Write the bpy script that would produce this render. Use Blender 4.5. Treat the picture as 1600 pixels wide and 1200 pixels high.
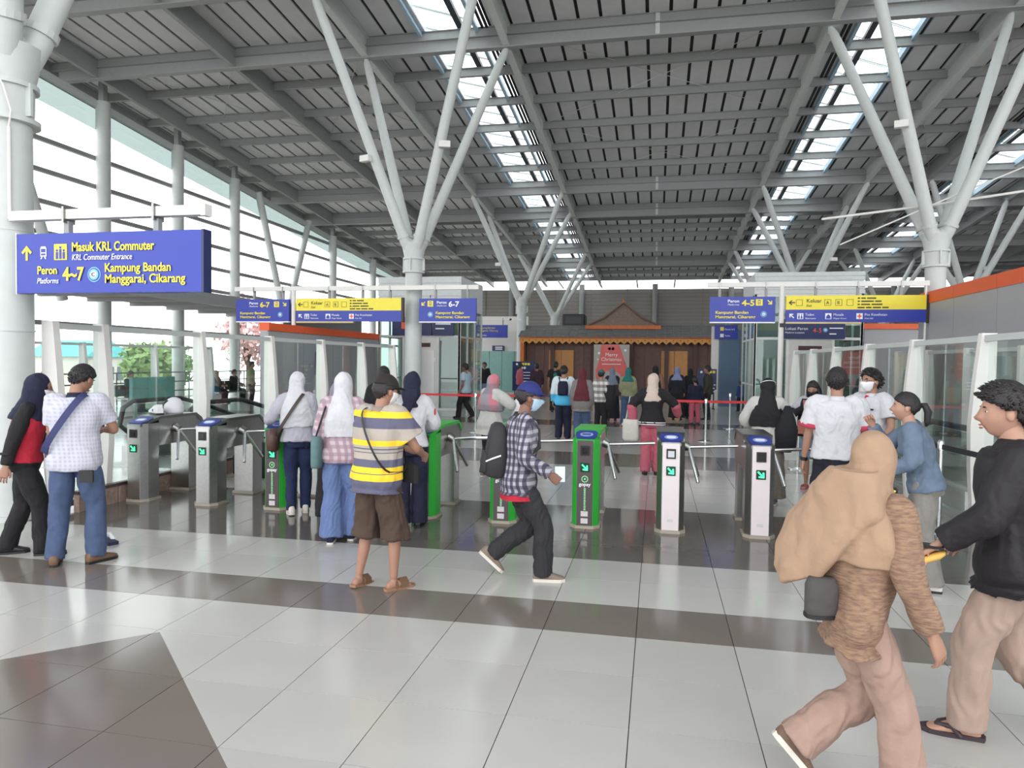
import bpy, bmesh, math, random
import numpy as np
from mathutils import Vector, Matrix

random.seed(7)
for o in list(bpy.data.objects):
    bpy.data.objects.remove(o, do_unlink=True)
S = bpy.context.scene
COL = S.collection

# ------------------------------------------------------------------ camera
F_PX, YAW, PITCH, ROLL, CAM_H = 1108.65, 0.201134, -0.031852, 0.012627, 1.75
fw = Vector((-math.sin(YAW) * math.cos(PITCH), math.cos(YAW) * math.cos(PITCH), math.sin(PITCH)))
rt = Vector((math.cos(YAW), math.sin(YAW), 0))
up = rt.cross(fw)
rt2 = rt * math.cos(ROLL) + up * math.sin(ROLL)
up2 = up * math.cos(ROLL) - rt * math.sin(ROLL)
cam_d = bpy.data.cameras.new('camera')
cam_d.sensor_width = 36.0
cam_d.lens = F_PX / 1600 * 36.0
cam_d.clip_end = 500
cam = bpy.data.objects.new('camera', cam_d)
COL.objects.link(cam)
m = Matrix((rt2, up2, -fw)).transposed().to_4x4()
m.translation = (0, 0, CAM_H)
cam.matrix_world = m
S.camera = cam

# ------------------------------------------------------------------ light
W = bpy.data.worlds.new('overcast_sky')
S.world = W
W.use_nodes = True
bg = W.node_tree.nodes['Background']
bg.inputs[0].default_value = (0.97, 0.985, 1.0, 1)
bg.inputs[1].default_value = 2.6
S.view_settings.view_transform = 'Standard'
S.view_settings.look = 'None'
S.view_settings.gamma = 1
S.view_settings.use_curve_mapping = False
S.view_settings.exposure = 0.35

# ------------------------------------------------------------------ materials
MATS = {}


def _n(nt, t, **kw):
    n = nt.nodes.new(t)
    for k, v in kw.items():
        setattr(n, k, v)
    return n


def mat(name, col, rough=0.5, metal=0.0, var=0.06, scale=8.0, bump=0.0, bscale=60.0, emit=None, estr=0.0, spec=0.5, alpha=None):
    if name in MATS:
        return MATS[name]
    M = bpy.data.materials.new(name)
    M.use_nodes = True
    nt = M.node_tree
    b = nt.nodes['Principled BSDF']
    b.inputs['Roughness'].default_value = rough
    b.inputs['Metallic'].default_value = metal
    b.inputs['Specular IOR Level'].default_value = spec
    tc = _n(nt, 'ShaderNodeTexCoord')
    nz = _n(nt, 'ShaderNodeTexNoise')
    nz.inputs['Scale'].default_value = scale
    nz.inputs['Detail'].default_value = 4
    nt.links.new(tc.outputs['Object'], nz.inputs['Vector'])
    rp = _n(nt, 'ShaderNodeMapRange')
    rp.inputs[1].default_value = 0.25
    rp.inputs[2].default_value = 0.75
    rp.inputs[3].default_value = 1 - var
    rp.inputs[4].default_value = 1 + var
    nt.links.new(nz.outputs[0], rp.inputs[0])
    mx = _n(nt, 'ShaderNodeVectorMath', operation='SCALE')
    mx.inputs[0].default_value = col[:3]
    nt.links.new(rp.outputs[0], mx.inputs['Scale'])
    nt.links.new(mx.outputs[0], b.inputs['Base Color'])
    if bump:
        bn = _n(nt, 'ShaderNodeTexNoise')
        bn.inputs['Scale'].default_value = bscale
        nt.links.new(tc.outputs['Object'], bn.inputs['Vector'])
        bp = _n(nt, 'ShaderNodeBump')
        bp.inputs['Strength'].default_value = bump
        bp.inputs['Distance'].default_value = 0.02
        nt.links.new(bn.outputs[0], bp.inputs['Height'])
        nt.links.new(bp.outputs[0], b.inputs['Normal'])
    if emit:
        b.inputs['Emission Color'].default_value = (*emit, 1)
        b.inputs['Emission Strength'].default_value = estr
    MATS[name] = M
    return M


def glass_mat(name, tint, refl=0.25, rough=0.02):
    M = bpy.data.materials.new(name)
    M.use_nodes = True
    nt = M.node_tree
    nt.nodes.remove(nt.nodes['Principled BSDF'])
    out = nt.nodes['Material Output']
    tr = _n(nt, 'ShaderNodeBsdfTransparent')
    tr.inputs[0].default_value = (*tint, 1)
    gl = _n(nt, 'ShaderNodeBsdfGlossy')
    gl.inputs[0].default_value = (0.9, 0.95, 0.93, 1)
    gl.inputs['Roughness'].default_value = rough
    lw = _n(nt, 'ShaderNodeLayerWeight')
    pw = _n(nt, 'ShaderNodeMath', operation='POWER')
    pw.inputs[1].default_value = 4.0
    nt.links.new(lw.outputs['Facing'], pw.inputs[0])
    fr = _n(nt, 'ShaderNodeMath', operation='MULTIPLY_ADD')
    fr.inputs[1].default_value = 0.7
    fr.inputs[2].default_value = refl * 0.22
    nt.links.new(pw.outputs[0], fr.inputs[0])
    mx = _n(nt, 'ShaderNodeMixShader')
    nt.links.new(fr.outputs[0], mx.inputs[0])
    nt.links.new(tr.outputs[0], mx.inputs[1])
    nt.links.new(gl.outputs[0], mx.inputs[2])
    nt.links.new(mx.outputs[0], out.inputs[0])
    MATS[name] = M
    return M


def band_mat(name, bands, axis=2, rough=0.8, coord='Object'):
    """bands: list of (start_value, colour) along one axis of the object, stepwise."""
    M = bpy.data.materials.new(name)
    M.use_nodes = True
    nt = M.node_tree
    b = nt.nodes['Principled BSDF']
    b.inputs['Roughness'].default_value = rough
    tc = _n(nt, 'ShaderNodeTexCoord')
    sp = _n(nt, 'ShaderNodeSeparateXYZ')
    nt.links.new(tc.outputs[coord], sp.inputs[0])
    lo = bands[0][0]
    hi = bands[-1][0] + 0.05
    mr = _n(nt, 'ShaderNodeMapRange')
    mr.inputs[1].default_value = lo
    mr.inputs[2].default_value = hi
    nt.links.new(sp.outputs[axis], mr.inputs[0])
    cr = _n(nt, 'ShaderNodeValToRGB')
    cr.color_ramp.interpolation = 'CONSTANT'
    el = cr.color_ramp.elements
    while len(el) > 1:
        el.remove(el[-1])
    el[0].position = 0
    el[0].color = (*bands[0][1], 1)
    for s, c in bands[1:]:
        e = el.new((s - lo) / (hi - lo))
        e.color = (*c, 1)
    nt.links.new(mr.outputs[0], cr.inputs[0])
    nt.links.new(cr.outputs[0], b.inputs['Base Color'])
    MATS[name] = M
    return M


def plaid_mat(name, base, a, bcol, s1=55.0, s2=55.0):
    M = bpy.data.materials.new(name)
    M.use_nodes = True
    nt = M.node_tree
    b = nt.nodes['Principled BSDF']
    b.inputs['Roughness'].default_value = 0.85
    tc = _n(nt, 'ShaderNodeTexCoord')
    sp = _n(nt, 'ShaderNodeSeparateXYZ')
    nt.links.new(tc.outputs['Object'], sp.inputs[0])
    ad = _n(nt, 'ShaderNodeMath', operation='ADD')
    nt.links.new(sp.outputs[0], ad.inputs[0])
    nt.links.new(sp.outputs[1], ad.inputs[1])
    outs = []
    for src, sc in ((ad.outputs[0], s1), (sp.outputs[2], s2)):
        mu = _n(nt, 'ShaderNodeMath', operation='MULTIPLY')
        mu.inputs[1].default_value = sc
        nt.links.new(src, mu.inputs[0])
        si = _n(nt, 'ShaderNodeMath', operation='SINE')
        nt.links.new(mu.outputs[0], si.inputs[0])
        mr = _n(nt, 'ShaderNodeMapRange')
        mr.inputs[1].default_value = -0.25
        mr.inputs[2].default_value = 0.25
        nt.links.new(si.outputs[0], mr.inputs[0])
        outs.append(mr.outputs[0])
    m1 = _n(nt, 'ShaderNodeMix', data_type='RGBA')
    m1.inputs[6].default_value = (*base, 1)
    m1.inputs[7].default_value = (*a, 1)
    nt.links.new(outs[0], m1.inputs[0])
    m2 = _n(nt, 'ShaderNodeMix', data_type='RGBA')
    m2.inputs[7].default_value = (*bcol, 1)
    mm = _n(nt, 'ShaderNodeMath', operation='MULTIPLY')
    mm.inputs[1].default_value = 0.65
    nt.links.new(outs[1], mm.inputs[0])
    nt.links.new(mm.outputs[0], m2.inputs[0])
    nt.links.new(m1.outputs[2], m2.inputs[6])
    nt.links.new(m2.outputs[2], b.inputs['Base Color'])
    MATS[name] = M
    return M


def knit_mat(name, c1, c2):
    M = bpy.data.materials.new(name)
    M.use_nodes = True
    nt = M.node_tree
    b = nt.nodes['Principled BSDF']
    b.inputs['Roughness'].default_value = 0.95
    tc = _n(nt, 'ShaderNodeTexCoord')
    mp = _n(nt, 'ShaderNodeMapping')
    mp.inputs['Scale'].default_value = (28, 28, 130)
    nt.links.new(tc.outputs['Object'], mp.inputs[0])
    nz = _n(nt, 'ShaderNodeTexNoise')
    nz.inputs['Scale'].default_value = 1.0
    nt.links.new(mp.outputs[0], nz.inputs['Vector'])
    mr = _n(nt, 'ShaderNodeMapRange')
    mr.inputs[1].default_value = 0.35
    mr.inputs[2].default_value = 0.65
    nt.links.new(nz.outputs[0], mr.inputs[0])
    mx = _n(nt, 'ShaderNodeMix', data_type='RGBA')
    mx.inputs[6].default_value = (*c1, 1)
    mx.inputs[7].default_value = (*c2, 1)
    nt.links.new(mr.outputs[0], mx.inputs[0])
    nt.links.new(mx.outputs[2], b.inputs['Base Color'])
    bp = _n(nt, 'ShaderNodeBump')
    bp.inputs['Strength'].default_value = 0.6
    bp.inputs['Distance'].default_value = 0.01
    nt.links.new(nz.outputs[0], bp.inputs['Height'])
    nt.links.new(bp.outputs[0], b.inputs['Normal'])
    MATS[name] = M
    return M


def tile_mat(name, col, rough, var=0.04):
    """per-tile tint through object random, faint clouding, polished."""
    M = mat(name, col, rough, var=var, scale=1.7, spec=0.5)
    nt = M.node_tree
    b = nt.nodes['Principled BSDF']
    lk = [l for l in nt.links if l.to_socket == b.inputs['Base Color']][0]
    src = lk.from_socket
    oi = _n(nt, 'ShaderNodeObjectInfo')
    mr = _n(nt, 'ShaderNodeMapRange')
    mr.inputs[3].default_value = 0.965
    mr.inputs[4].default_value = 1.03
    nt.links.new(oi.outputs['Random'], mr.inputs[0])
    sc = _n(nt, 'ShaderNodeVectorMath', operation='SCALE')
    nt.links.new(src, sc.inputs[0])
    nt.links.new(mr.outputs[0], sc.inputs['Scale'])
    nt.links.new(sc.outputs[0], b.inputs['Base Color'])
    return M


def srgb(r, g, b):
    f = lambda c: (c / 255 / 12.92) if c / 255 <= 0.04045 else ((c / 255 + 0.055) / 1.055) ** 2.4
    return (f(r), f(g), f(b))


# ------------------------------------------------------------------ mesh building
class MB:
    def __init__(s):
        s.v, s.f, s.m = [], [], []

    def add(s, verts, faces, mi=0):
        o = len(s.v)
        s.v += [tuple(p) for p in verts]
        s.f += [tuple(i + o for i in f) for f in faces]
        s.m += [mi] * len(faces)
        return s

    def box(s, c, size, rz=0.0, mi=0, M=None):
        hx, hy, hz = size[0] / 2, size[1] / 2, size[2] / 2
        P = [Vector((x, y, z)) for z in (-hz, hz) for y in (-hy, hy) for x in (-hx, hx)]
        R = M if M is not None else Matrix.Rotation(rz, 3, 'Z')
        P = [R @ p + Vector(c) for p in P]
        return s.add(P, [(0, 2, 3, 1), (4, 5, 7, 6), (0, 1, 5, 4), (2, 6, 7, 3), (0, 4, 6, 2), (1, 3, 7, 5)], mi)

    def span(s, lo, hi, mi=0):
        return s.box([(a + b) / 2 for a, b in zip(lo, hi)], [abs(b - a) for a, b in zip(lo, hi)], 0, mi)

    def bbox(s, lo, hi, r, mi=0):
        """box with chamfered vertical edges and top edges"""
        x0, y0, z0 = lo
        x1, y1, z1 = hi
        def ringp(d, z):
            return [(x0 + d + r, y0 + d, z), (x1 - d - r, y0 + d, z), (x1 - d, y0 + d + r, z), (x1 - d, y1 - d - r, z), (x1 - d - r, y1 - d, z), (x0 + d + r, y1 - d, z), (x0 + d, y1 - d - r, z), (x0 + d, y0 + d + r, z)]
        return s.loft([ringp(0, z0), ringp(0, z1 - r), ringp(r * .7, z1)], mi)

    def loft(s, rings, mi=0, cap=True):
        n = len(rings[0])
        V = [p for r in rings for p in r]
        Fc = []
        for k in range(len(rings) - 1):
            for i in range(n):
                j = (i + 1) % n
                Fc.append((k * n + i, k * n + j, (k + 1) * n + j, (k + 1) * n + i))
        if cap:
            Fc.append(tuple(reversed(range(n))))
            Fc.append(tuple((len(rings) - 1) * n + i for i in range(n)))
        return s.add(V, Fc, mi)

    def prism(s, poly, z0, z1, mi=0):
        return s.loft([[(x, y, z0) for x, y in poly], [(x, y, z1) for x, y in poly]], mi)

    def tube(s, path, rad, n=10, mi=0, cap=True):
        path = [Vector(p) for p in path]
        if not hasattr(rad, '__len__'):
            rad = [rad] * len(path)
        rings = []
        prev = None
        for i, p in enumerate(path):
            t = (path[min(i + 1, len(path) - 1)] - path[max(i - 1, 0)]).normalized()
            if prev is None:
                a = Vector((1, 0, 0)) if abs(t.x) < 0.8 else Vector((0, 1, 0))
            else:
                a = prev
            a = (a - t * a.dot(t)).normalized()
            prev = a
            b = t.cross(a)
            rings.append([p + (a * math.cos(q) + b * math.sin(q)) * rad[i] for q in [2 * math.pi * k / n for k in range(n)]])
        return s.loft(rings, mi, cap)

    def disc(s, c, r, ny=-1, n=20, d=0.004, mi=0):
        """thin disc facing -Y"""
        return s.loft([[(c[0] + r * math.cos(q), c[1] + dy, c[2] + r * math.sin(q)) for q in [2 * math.pi * k / n for k in range(n)]] for dy in (d, 0)], mi)

    def poly_y(s, pts, y, d=0.004, mi=0):
        """polygon in the XZ plane, thickness d towards -Y"""
        return s.loft([[(x, yy, z) for x, z in pts] for yy in (y, y - d)], mi)

    def ell(s, c, r, nu=16, nv=10, mi=0, M=None):
        c = Vector(c)
        rings = []
        for k in range(nv + 1):
            th = -math.pi / 2 + math.pi * (k + 0.02) / (nv + 0.04)
            row = []
            for i in range(nu):
                ph = 2 * math.pi * i / nu
                q = Vector((r[0] * math.cos(th) * math.cos(ph), r[1] * math.cos(th) * math.sin(ph), r[2] * math.sin(th)))
                if M is not None:
                    q = M @ q
                row.append(c + q)
            rings.append(row)
        return s.loft(rings, mi)

    def mesh(s, name):
        me = bpy.data.meshes.new(name)
        me.from_pydata([tuple(p) for p in s.v], [], s.f)
        me.polygons.foreach_set('material_index', s.m)
        me.update()
        return me

    def build(s, name, mats, parent=None, smooth=False, loc=None, rz=0):
        me = s.mesh(name)
        bm = bmesh.new()
        bm.from_mesh(me)
        bmesh.ops.recalc_face_normals(bm, faces=bm.faces)
        bm.to_mesh(me)
        bm.free()
        return link(name, me, mats, parent, smooth, loc, rz)


def link(name, me, mats, parent=None, smooth=False, loc=None, rz=0):
    if not isinstance(mats, (list, tuple)):
        mats = [mats]
    if not me.materials:
        for q in mats:
            me.materials.append(q)
    if smooth:
        me.polygons.foreach_set('use_smooth', [True] * len(me.polygons))
        if smooth != 'all':
            try:
                me.set_sharp_from_angle(angle=math.radians(40))
            except Exception:
                pass
    o = bpy.data.objects.new(name, me)
    COL.objects.link(o)
    if parent is not None:
        o.parent = parent
    if loc is not None:
        o.location = loc
    if rz:
        o.rotation_euler = (0, 0, rz)
    return o


def tag(o, label=None, cat=None, group=None, kind=None):
    if label:
        o['label'] = label
    if cat:
        o['category'] = cat
    if group:
        o['group'] = group
    if kind:
        o['kind'] = kind
    return o


def empty(name, loc=(0, 0, 0), rz=0.0):
    o = bpy.data.objects.new(name, None)
    o.empty_display_size = 0.1
    COL.objects.link(o)
    o.location = loc
    o.rotation_euler = (0, 0, rz)
    return o


def thing(name, label, cat, loc=(0, 0, 0), rz=0.0, group=None):
    return tag(empty(name, loc, rz), label, cat, group)


def copy_tree(o, parent=None):
    c = o.copy()
    COL.objects.link(c)
    c.parent = parent
    for ch in list(o.children):
        copy_tree(ch, c)
    return c


TXT = {}


def text_mesh(s, size, align='LEFT', shear=0.0, bold=0.0, depth=0.002):
    key = (s, size, align, shear, bold)
    if key in TXT:
        return TXT[key].copy()
    cu = bpy.data.curves.new('lettering', 'FONT')
    cu.body = s
    cu.size = size
    cu.align_x = align
    cu.shear = shear
    cu.offset = bold
    cu.extrude = depth
    cu.resolution_u = 3
    ob = bpy.data.objects.new('tmp', cu)
    COL.objects.link(ob)
    dg = bpy.context.evaluated_depsgraph_get()
    me = bpy.data.meshes.new_from_object(ob.evaluated_get(dg))
    bpy.data.objects.remove(ob, do_unlink=True)
    bpy.data.curves.remove(cu)
    me.materials.clear()
    TXT[key] = me
    return me.copy()


def text(parent, s, loc, size, m_, align='LEFT', shear=0.0, bold=0.0, rot=(math.pi / 2, 0, 0), width=None, name='lettering'):
    me = text_mesh(s, size, align, shear, bold)
    o = link(name, me, m_, parent)
    o.location = loc
    o.rotation_euler = rot
    if width:
        xs = [v.co.x for v in me.vertices]
        w = max(xs) - min(xs)
        o.scale = (width / w, 1, 1)
    return o


def arrow_poly(cx, cz, s, ang):
    pts = [(0, .5), (.42, .05), (.3, -.07), (.085, .17), (.085, -.5), (-.085, -.5), (-.085, .17), (-.3, -.07), (-.42, .05)]
    c, q = math.cos(ang), math.sin(ang)
    return [(cx + s * (x * c - z * q), cz + s * (x * q + z * c)) for x, z in pts]


# shared materials
steel_w = mat('painted_steel_pale_grey', srgb(198, 203, 201), 0.45, var=0.03)
steel_g = mat('painted_steel_grey', srgb(150, 152, 152), 0.5, var=0.04)
deck_m = mat('roof_sheet_grey', srgb(212, 212, 213), 0.55, var=0.04, scale=3)
seam_m = mat('roof_seam_dark', srgb(38, 38, 42), 0.7)
white_p = mat('white_paint', srgb(228, 226, 222), 0.45, var=0.02)
chrome = mat('chrome', (0.78, 0.79, 0.8), 0.14, 1.0, var=0.02)
inox = mat('brushed_stainless', (0.47, 0.47, 0.46), 0.28, 1.0, var=0.08, scale=30)
inox_d = mat('stainless_dark', (0.3, 0.3, 0.29), 0.3, 1.0, var=0.08, scale=30)
black_m = mat('black_plastic', srgb(26, 26, 28), 0.45)
blue_s = mat('sign_blue', srgb(40, 58, 165), 0.35, var=0.02)
blue_d = mat('sign_navy', srgb(32, 42, 92), 0.35, var=0.02)
yel_s = mat('sign_yellow', srgb(243, 226, 66), 0.4, var=0.02)
wht_s = mat('sign_white', srgb(238, 240, 244), 0.4, var=0.01)
cyn_s = mat('sign_pale_cyan', srgb(120, 190, 225), 0.4, var=0.01)
orange_m = mat('orange_panel', srgb(232, 96, 46), 0.45, var=0.03)
acp_m = mat('grey_wall_panel', srgb(166, 166, 170), 0.4, var=0.02)
glass_c = glass_mat('clear_glass', (0.955, 0.985, 0.975), 0.24)
glass_g = glass_mat('green_tinted_glass', (0.82, 0.9, 0.88), 0.26)
glass_sky = glass_mat('skylight_glass', (0.95, 0.985, 1.0), 0.2)
tile_l = tile_mat('porcelain_tile_light_grey', srgb(188, 186, 182), 0.16)
tile_d = tile_mat('porcelain_tile_taupe', srgb(122, 113, 107), 0.13, 0.06)
tile_g = tile_mat('polished_granite_dark', srgb(104, 98, 93), 0.1, 0.09)
grout = mat('grout_dark', srgb(84, 82, 78), 0.9)

# ================================================================== SETTING
PX, PY, X0, Y0 = 0.6, 0.576, -0.1, 4.54


def project(p):
    d = Vector(p) - Vector((0, 0, CAM_H))
    w = d.dot(fw)
    if w < 0.3:
        return None
    return 800 + F_PX * d.dot(rt2) / w, 600 - F_PX * d.dot(up2) / w, w


def clip(poly, a, b, c):
    """keep a*x+b*y<=c"""
    out = []
    for i in range(len(poly)):
        p, q = poly[i], poly[(i + 1) % len(poly)]
        dp, dq = a * p[0] + b * p[1] - c, a * q[0] + b * q[1] - c
        if dp <= 0:
            out.append(p)
        if dp * dq < 0:
            t = dp / (dp - dq)
            out.append((p[0] + t * (q[0] - p[0]), p[1] + t * (q[1] - p[1])))
    return out


DC, DS = (-3.07, 3.93), 0.96        # corner of the taupe diamond inlay


def build_floor():
    fl = MB().span((-21, -7, -0.3), (27, 60, -0.008)).build('floor', grout)
    tag(fl, kind='structure')
    g = 0.0025
    base = [(-PX / 2 + g, -PY / 2 + g), (PX / 2 - g, -PY / 2 + g), (PX / 2 - g, PY / 2 - g), (-PX / 2 + g, PY / 2 - g)]

    def plate(mb, poly, mi=0, off=(0, 0)):
        n = len(poly)
        top = [(x + off[0], y + off[1], 0.0) for x, y in poly]
        bot = [(x + off[0], y + off[1], -0.01) for x, y in poly]
        fs = [tuple(range(n))] + [(n + i, n + (i + 1) % n, (i + 1) % n, i) for i in range(n)]
        mb.add(top + bot, fs, mi)

    shared = []
    for mt in (tile_l, tile_d, tile_g):
        b = MB()
        plate(b, base)
        me = b.mesh('tile')
        me.materials.append(mt)
        shared.append(me)

    def zone(x, y):
        if 4.54 < y < 5.115:
            return 1
        if 6.27 < y < 8.575:
            return 2
        if 12.0 < y < 13.8 or 19.5 < y < 21.2:
            return 1
        return 0
    cells = []
    for j in range(-18, 96):
        for i in range(-34, 45):
            cx, cy = X0 + PX * (i + 0.5), Y0 + PY * (j + 0.5)
            pr = project((cx, cy, 0))
            vis = pr is not None and -60 < pr[0] < 1660 and 560 < pr[1] < 1330
            cells.append((-(1e3 / (pr[2] ** 2)) if vis else 0, cx, cy, i, j))
    cells.sort()
    rest = MB()
    count = 0
    for a, cx, cy, i, j in cells:
        poly = [(x + cx, y + cy) for x, y in base]
        mixed = False
        if cy < DC[1] + PY and cy > DC[1] - 3.2 * 1.0 - 4:
            ins = [(y - DC[1]) < -abs(x - DC[0]) * DS for x, y in poly]
            allin = all(ins)
            # the inlay touches this cell?
            d1 = clip(clip(poly, DS, 1, DS * DC[0] + DC[1]), -DS, 1, -DS * DC[0] + DC[1])
            if len(d1) > 2 and not allin:
                mixed = True
                lights = []
                r = clip(poly, -DS, -1, -(DS * DC[0] + DC[1]))
                if len(r) > 2:
                    lights.append(r)
                r = clip(clip(poly, DS, 1, DS * DC[0] + DC[1]), DS, -1, DS * DC[0] - DC[1])
                if len(r) > 2:
                    lights.append(r)
            z = 1 if allin else zone(cx, cy)
        else:
            z = zone(cx, cy)
        pieces = [(d1, 1)] + [(l, 0) for l in lights] if mixed else [(poly, z)]
        for pl, zz in pieces:
            if a < 0 and count < 296:
                count += 1
                if not mixed:
                    o = bpy.data.objects.new('tile', shared[zz])
                    COL.objects.link(o)
                    o.parent = fl
                    o.location = (cx, cy, 0)
                else:
                    b = MB()
                    plate(b, [(x - cx, y - cy) for x, y in pl])
                    o = link('tile', b.mesh('tile'), (tile_l, tile_d)[zz], fl)
                    o.location = (cx, cy, 0)
            else:
                plate(rest, pl, zz)
    o = link('tile_field', rest.mesh('tile_field'), [tile_l, tile_d, tile_g], fl)
    tag(o, kind='stuff')


build_floor()

# ------------------------------------------------------------------ roof
RZ, RS = 13.35, 0.085
XL, XR, YN, YF = -20.6, 26.0, -6.0, 57.5


def dz(y):
    return RZ - RS * y


def slope_box(mb, x0, x1, y0, y1, t, b, mi=0):
    P = [(x, y, dz(y) + o) for o in (b, t) for y in (y0, y1) for x in (x0, x1)]
    return mb.add(P, [(0, 2, 3, 1), (4, 5, 7, 6), (0, 1, 5, 4), (2, 6, 7, 3), (0, 4, 6, 2), (1, 3, 7, 5)], mi)


ceil = empty('ceiling')
tag(ceil, kind='structure')
SKY = [(-7.15, -5.4), (5.4, 7.15), (13.0, 14.75)]
x = XL
PITCHX = 0.65
while x < XR - 0.3:
    x1 = x + PITCHX
    if not any(a - 0.1 < x + 0.3 < b + 0.1 for a, b in SKY):
        slope_box(MB(), x + 0.05, x1 - 0.05, YN, YF, 0.08, 0.0).build('roof_sheet', deck_m, ceil)
        slope_box(MB(), x - 0.06, x + 0.06, YN, YF, 0.12, 0.05).build('roof_seam', seam_m, ceil)
    x = x1
purl = [-3.9, -1.7, 0.55, 2.8, 4.4, 7.5, 9.7, 11.9, 14.1, 17.2, 20.65, 22.95, 25.15, 27.4, 29.6, 31.85, 34.05, 38.1, 40.1, 42.0, 43.8, 46.0, 50.0, 52.4, 54.4, 56.8]
heavy = [4.4, 7.5, 17.2, 20.65, 34.05, 38.1, 46.0, 50.0]


def ibeam_x(x0, x1, h, fl, w=0.03):
    b = MB()
    b.span((x0, -w / 2, -h), (x1, w / 2, 0))
    b.span((x0, -fl / 2, -h - 0.02), (x1, fl / 2, -h + 0.01))
    b.span((x0, -fl / 2, -0.02), (x1, fl / 2, 0.0))
    return b


pm = ibeam_x(XL + 0.4, XR - 0.3, 0.26, 0.13).mesh('purlin')
hm = ibeam_x(XL + 0.7, XR - 0.5, 0.36, 0.24, 0.04).mesh('girder')
dm = MB().span((XL + 0.3, 0.07, -0.02), (XR, 0.11, 0.02)).mesh('purlin_shadow_gap')
for y in purl:
    link('purlin', pm, steel_g, ceil, loc=(0, y, dz(y)))
for y in heavy:
    link('girder', hm, steel_g, ceil, loc=(0, y, dz(y) - 0.28))
# rafters running up the slope
for xr, w in ((-4.5, .2), (4.5, .2), (-8.9, .2), (8.9, .2), (11.4, .2), (16, .2), (-13.35, .14), (-18.4, .14), (21, .14), (-20.2, .22), (25.5, .22)):
    b = MB()
    slope_box(b, xr - 0.02, xr + 0.02, YN, YF, -0.02, -0.6)
    slope_box(b, xr - w / 2, xr + w / 2, YN, YF, -0.58, -0.63)
    slope_box(b, xr - w / 2, xr + w / 2, YN, YF, -0.02, -0.05)
    b.build('rafter', steel_g if abs(xr) > 9 else steel_w, ceil)
# centre hangers between girders
for y in (20.65, 34.05, 38.1, 46.0, 50.0):
    MB().span((-0.22, y - 0.05, dz(y) - 0.6), (-0.1, y - 0.0, dz(y) - 0.02)).build('hanger_stub', steel_w, ceil)
# skylights: frames, glass per bay, dark bar, bracing rods
frame_m = mat('skylight_frame_blue_grey', srgb(170, 196, 214), 0.4)
bar_m = mat('skylight_bar_dark', srgb(44, 52, 60), 0.5)
for k, (a, c) in enumerate(SKY):
    inner = c if k == 0 else a
    sgn = -1 if k == 0 else 1
    for xx in (a, c):
        slope_box(MB(), xx - 0.05, xx + 0.05, YN, YF, 0.1, -0.14).build('skylight_frame', frame_m, ceil)
    xb = inner + sgn * 0.5
    slope_box(MB(), xb - 0.09, xb + 0.09, YN, YF, 0.12, 0.0).build('skylight_bar', bar_m, ceil)
    for q in (0.17, 0.3):
        xd = inner - sgn * q
        slope_box(MB(), xd - 0.04, xd + 0.04, YN, YF, 0.02, -0.03).build('skylight_flashing', seam_m, ceil)
    for y0, y1 in zip(purl[:-1], purl[1:]):
        slope_box(MB(), a + 0.05, xb - 0.09 if k == 0 else c - 0.05, y0, y1, 0.11, 0.09).build('skylight_pane', glass_sky, ceil) if k == 0 else slope_box(MB(), xb + 0.09, c - 0.05, y0, y1, 0.11, 0.09).build('skylight_pane', glass_sky, ceil)
        if y0 > 14 and y1 < 46:
            b = MB()
            n = max(2, int((y1 - y0) / 0.9))
            for q in range(n):
                ya = y0 + (y1 - y0) * q / n
                yb = y0 + (y1 - y0) * (q + 1) / n
                b.tube([(a, ya, dz(ya) + 0.2), (c, yb, dz(yb) + 0.2)], 0.022, 5)
                b.tube([(a, ya + 0.1, dz(ya) + 0.2), (c, yb + 0.1, dz(yb) + 0.2)], 0.016, 5)
            b.build('skylight_brace', steel_w, ceil)
# thin tie rods under the roof sheets
for (xa, xb) in ((-18.4, -13.35), (-13.35, -8.9), (-4.5, 4.5), (8.9, 11.4)):
    b = MB()
    for ya, yb in ((20.65, 27.4), (27.4, 34.05), (7.5, 17.2)):
        b.tube([(xa, ya, dz(ya) - 0.1), (xb, yb, dz(yb) - 0.1)], 0.012, 4)
        b.tube([(xb, ya, dz(ya) - 0.1), (xa, yb, dz(yb) - 0.1)], 0.012, 4)
    b.build('tie_rod', steel_w, ceil)

# ------------------------------------------------------------------ far wall
wf = MB().span((-21, 57.3, 0), (27, 57.5, 7.6)).build('wall_far', mat('corrugated_wall', srgb(150, 146, 140), 0.6))
tag(wf, kind='structure')
cw = mat('corrugated_wall_rib', srgb(138, 134, 128), 0.6)
for z in np.arange(0.3, 7.5, 0.3):
    MB().span((-20.8, 57.24, z), (26.8, 57.3, z + 0.13)).build('wall_slat', cw, wf)
for xx in np.arange(-17.5, 26, 5.75):
    MB().tube([(xx, 57.0, 0), (xx, 57.0, 7.95)], 0.22, 12).build('wall_post', steel_g, wf, smooth=True)
for xx in np.arange(-14, 20, 2.9):
    MB().span((xx - 0.03, 57.2, 0), (xx + 0.03, 57.26, 7.6)).build('wall_mullion', cw, wf)
for xx in (-7.5, -4.4, -1.6, 1.2, 4.4):
    MB().tube([(xx, 57, 7.7), (xx * 1.03, 55.6, dz(55.6) - 0.5)], 0.07, 8).build('wall_strut', white_p, wf)

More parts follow.
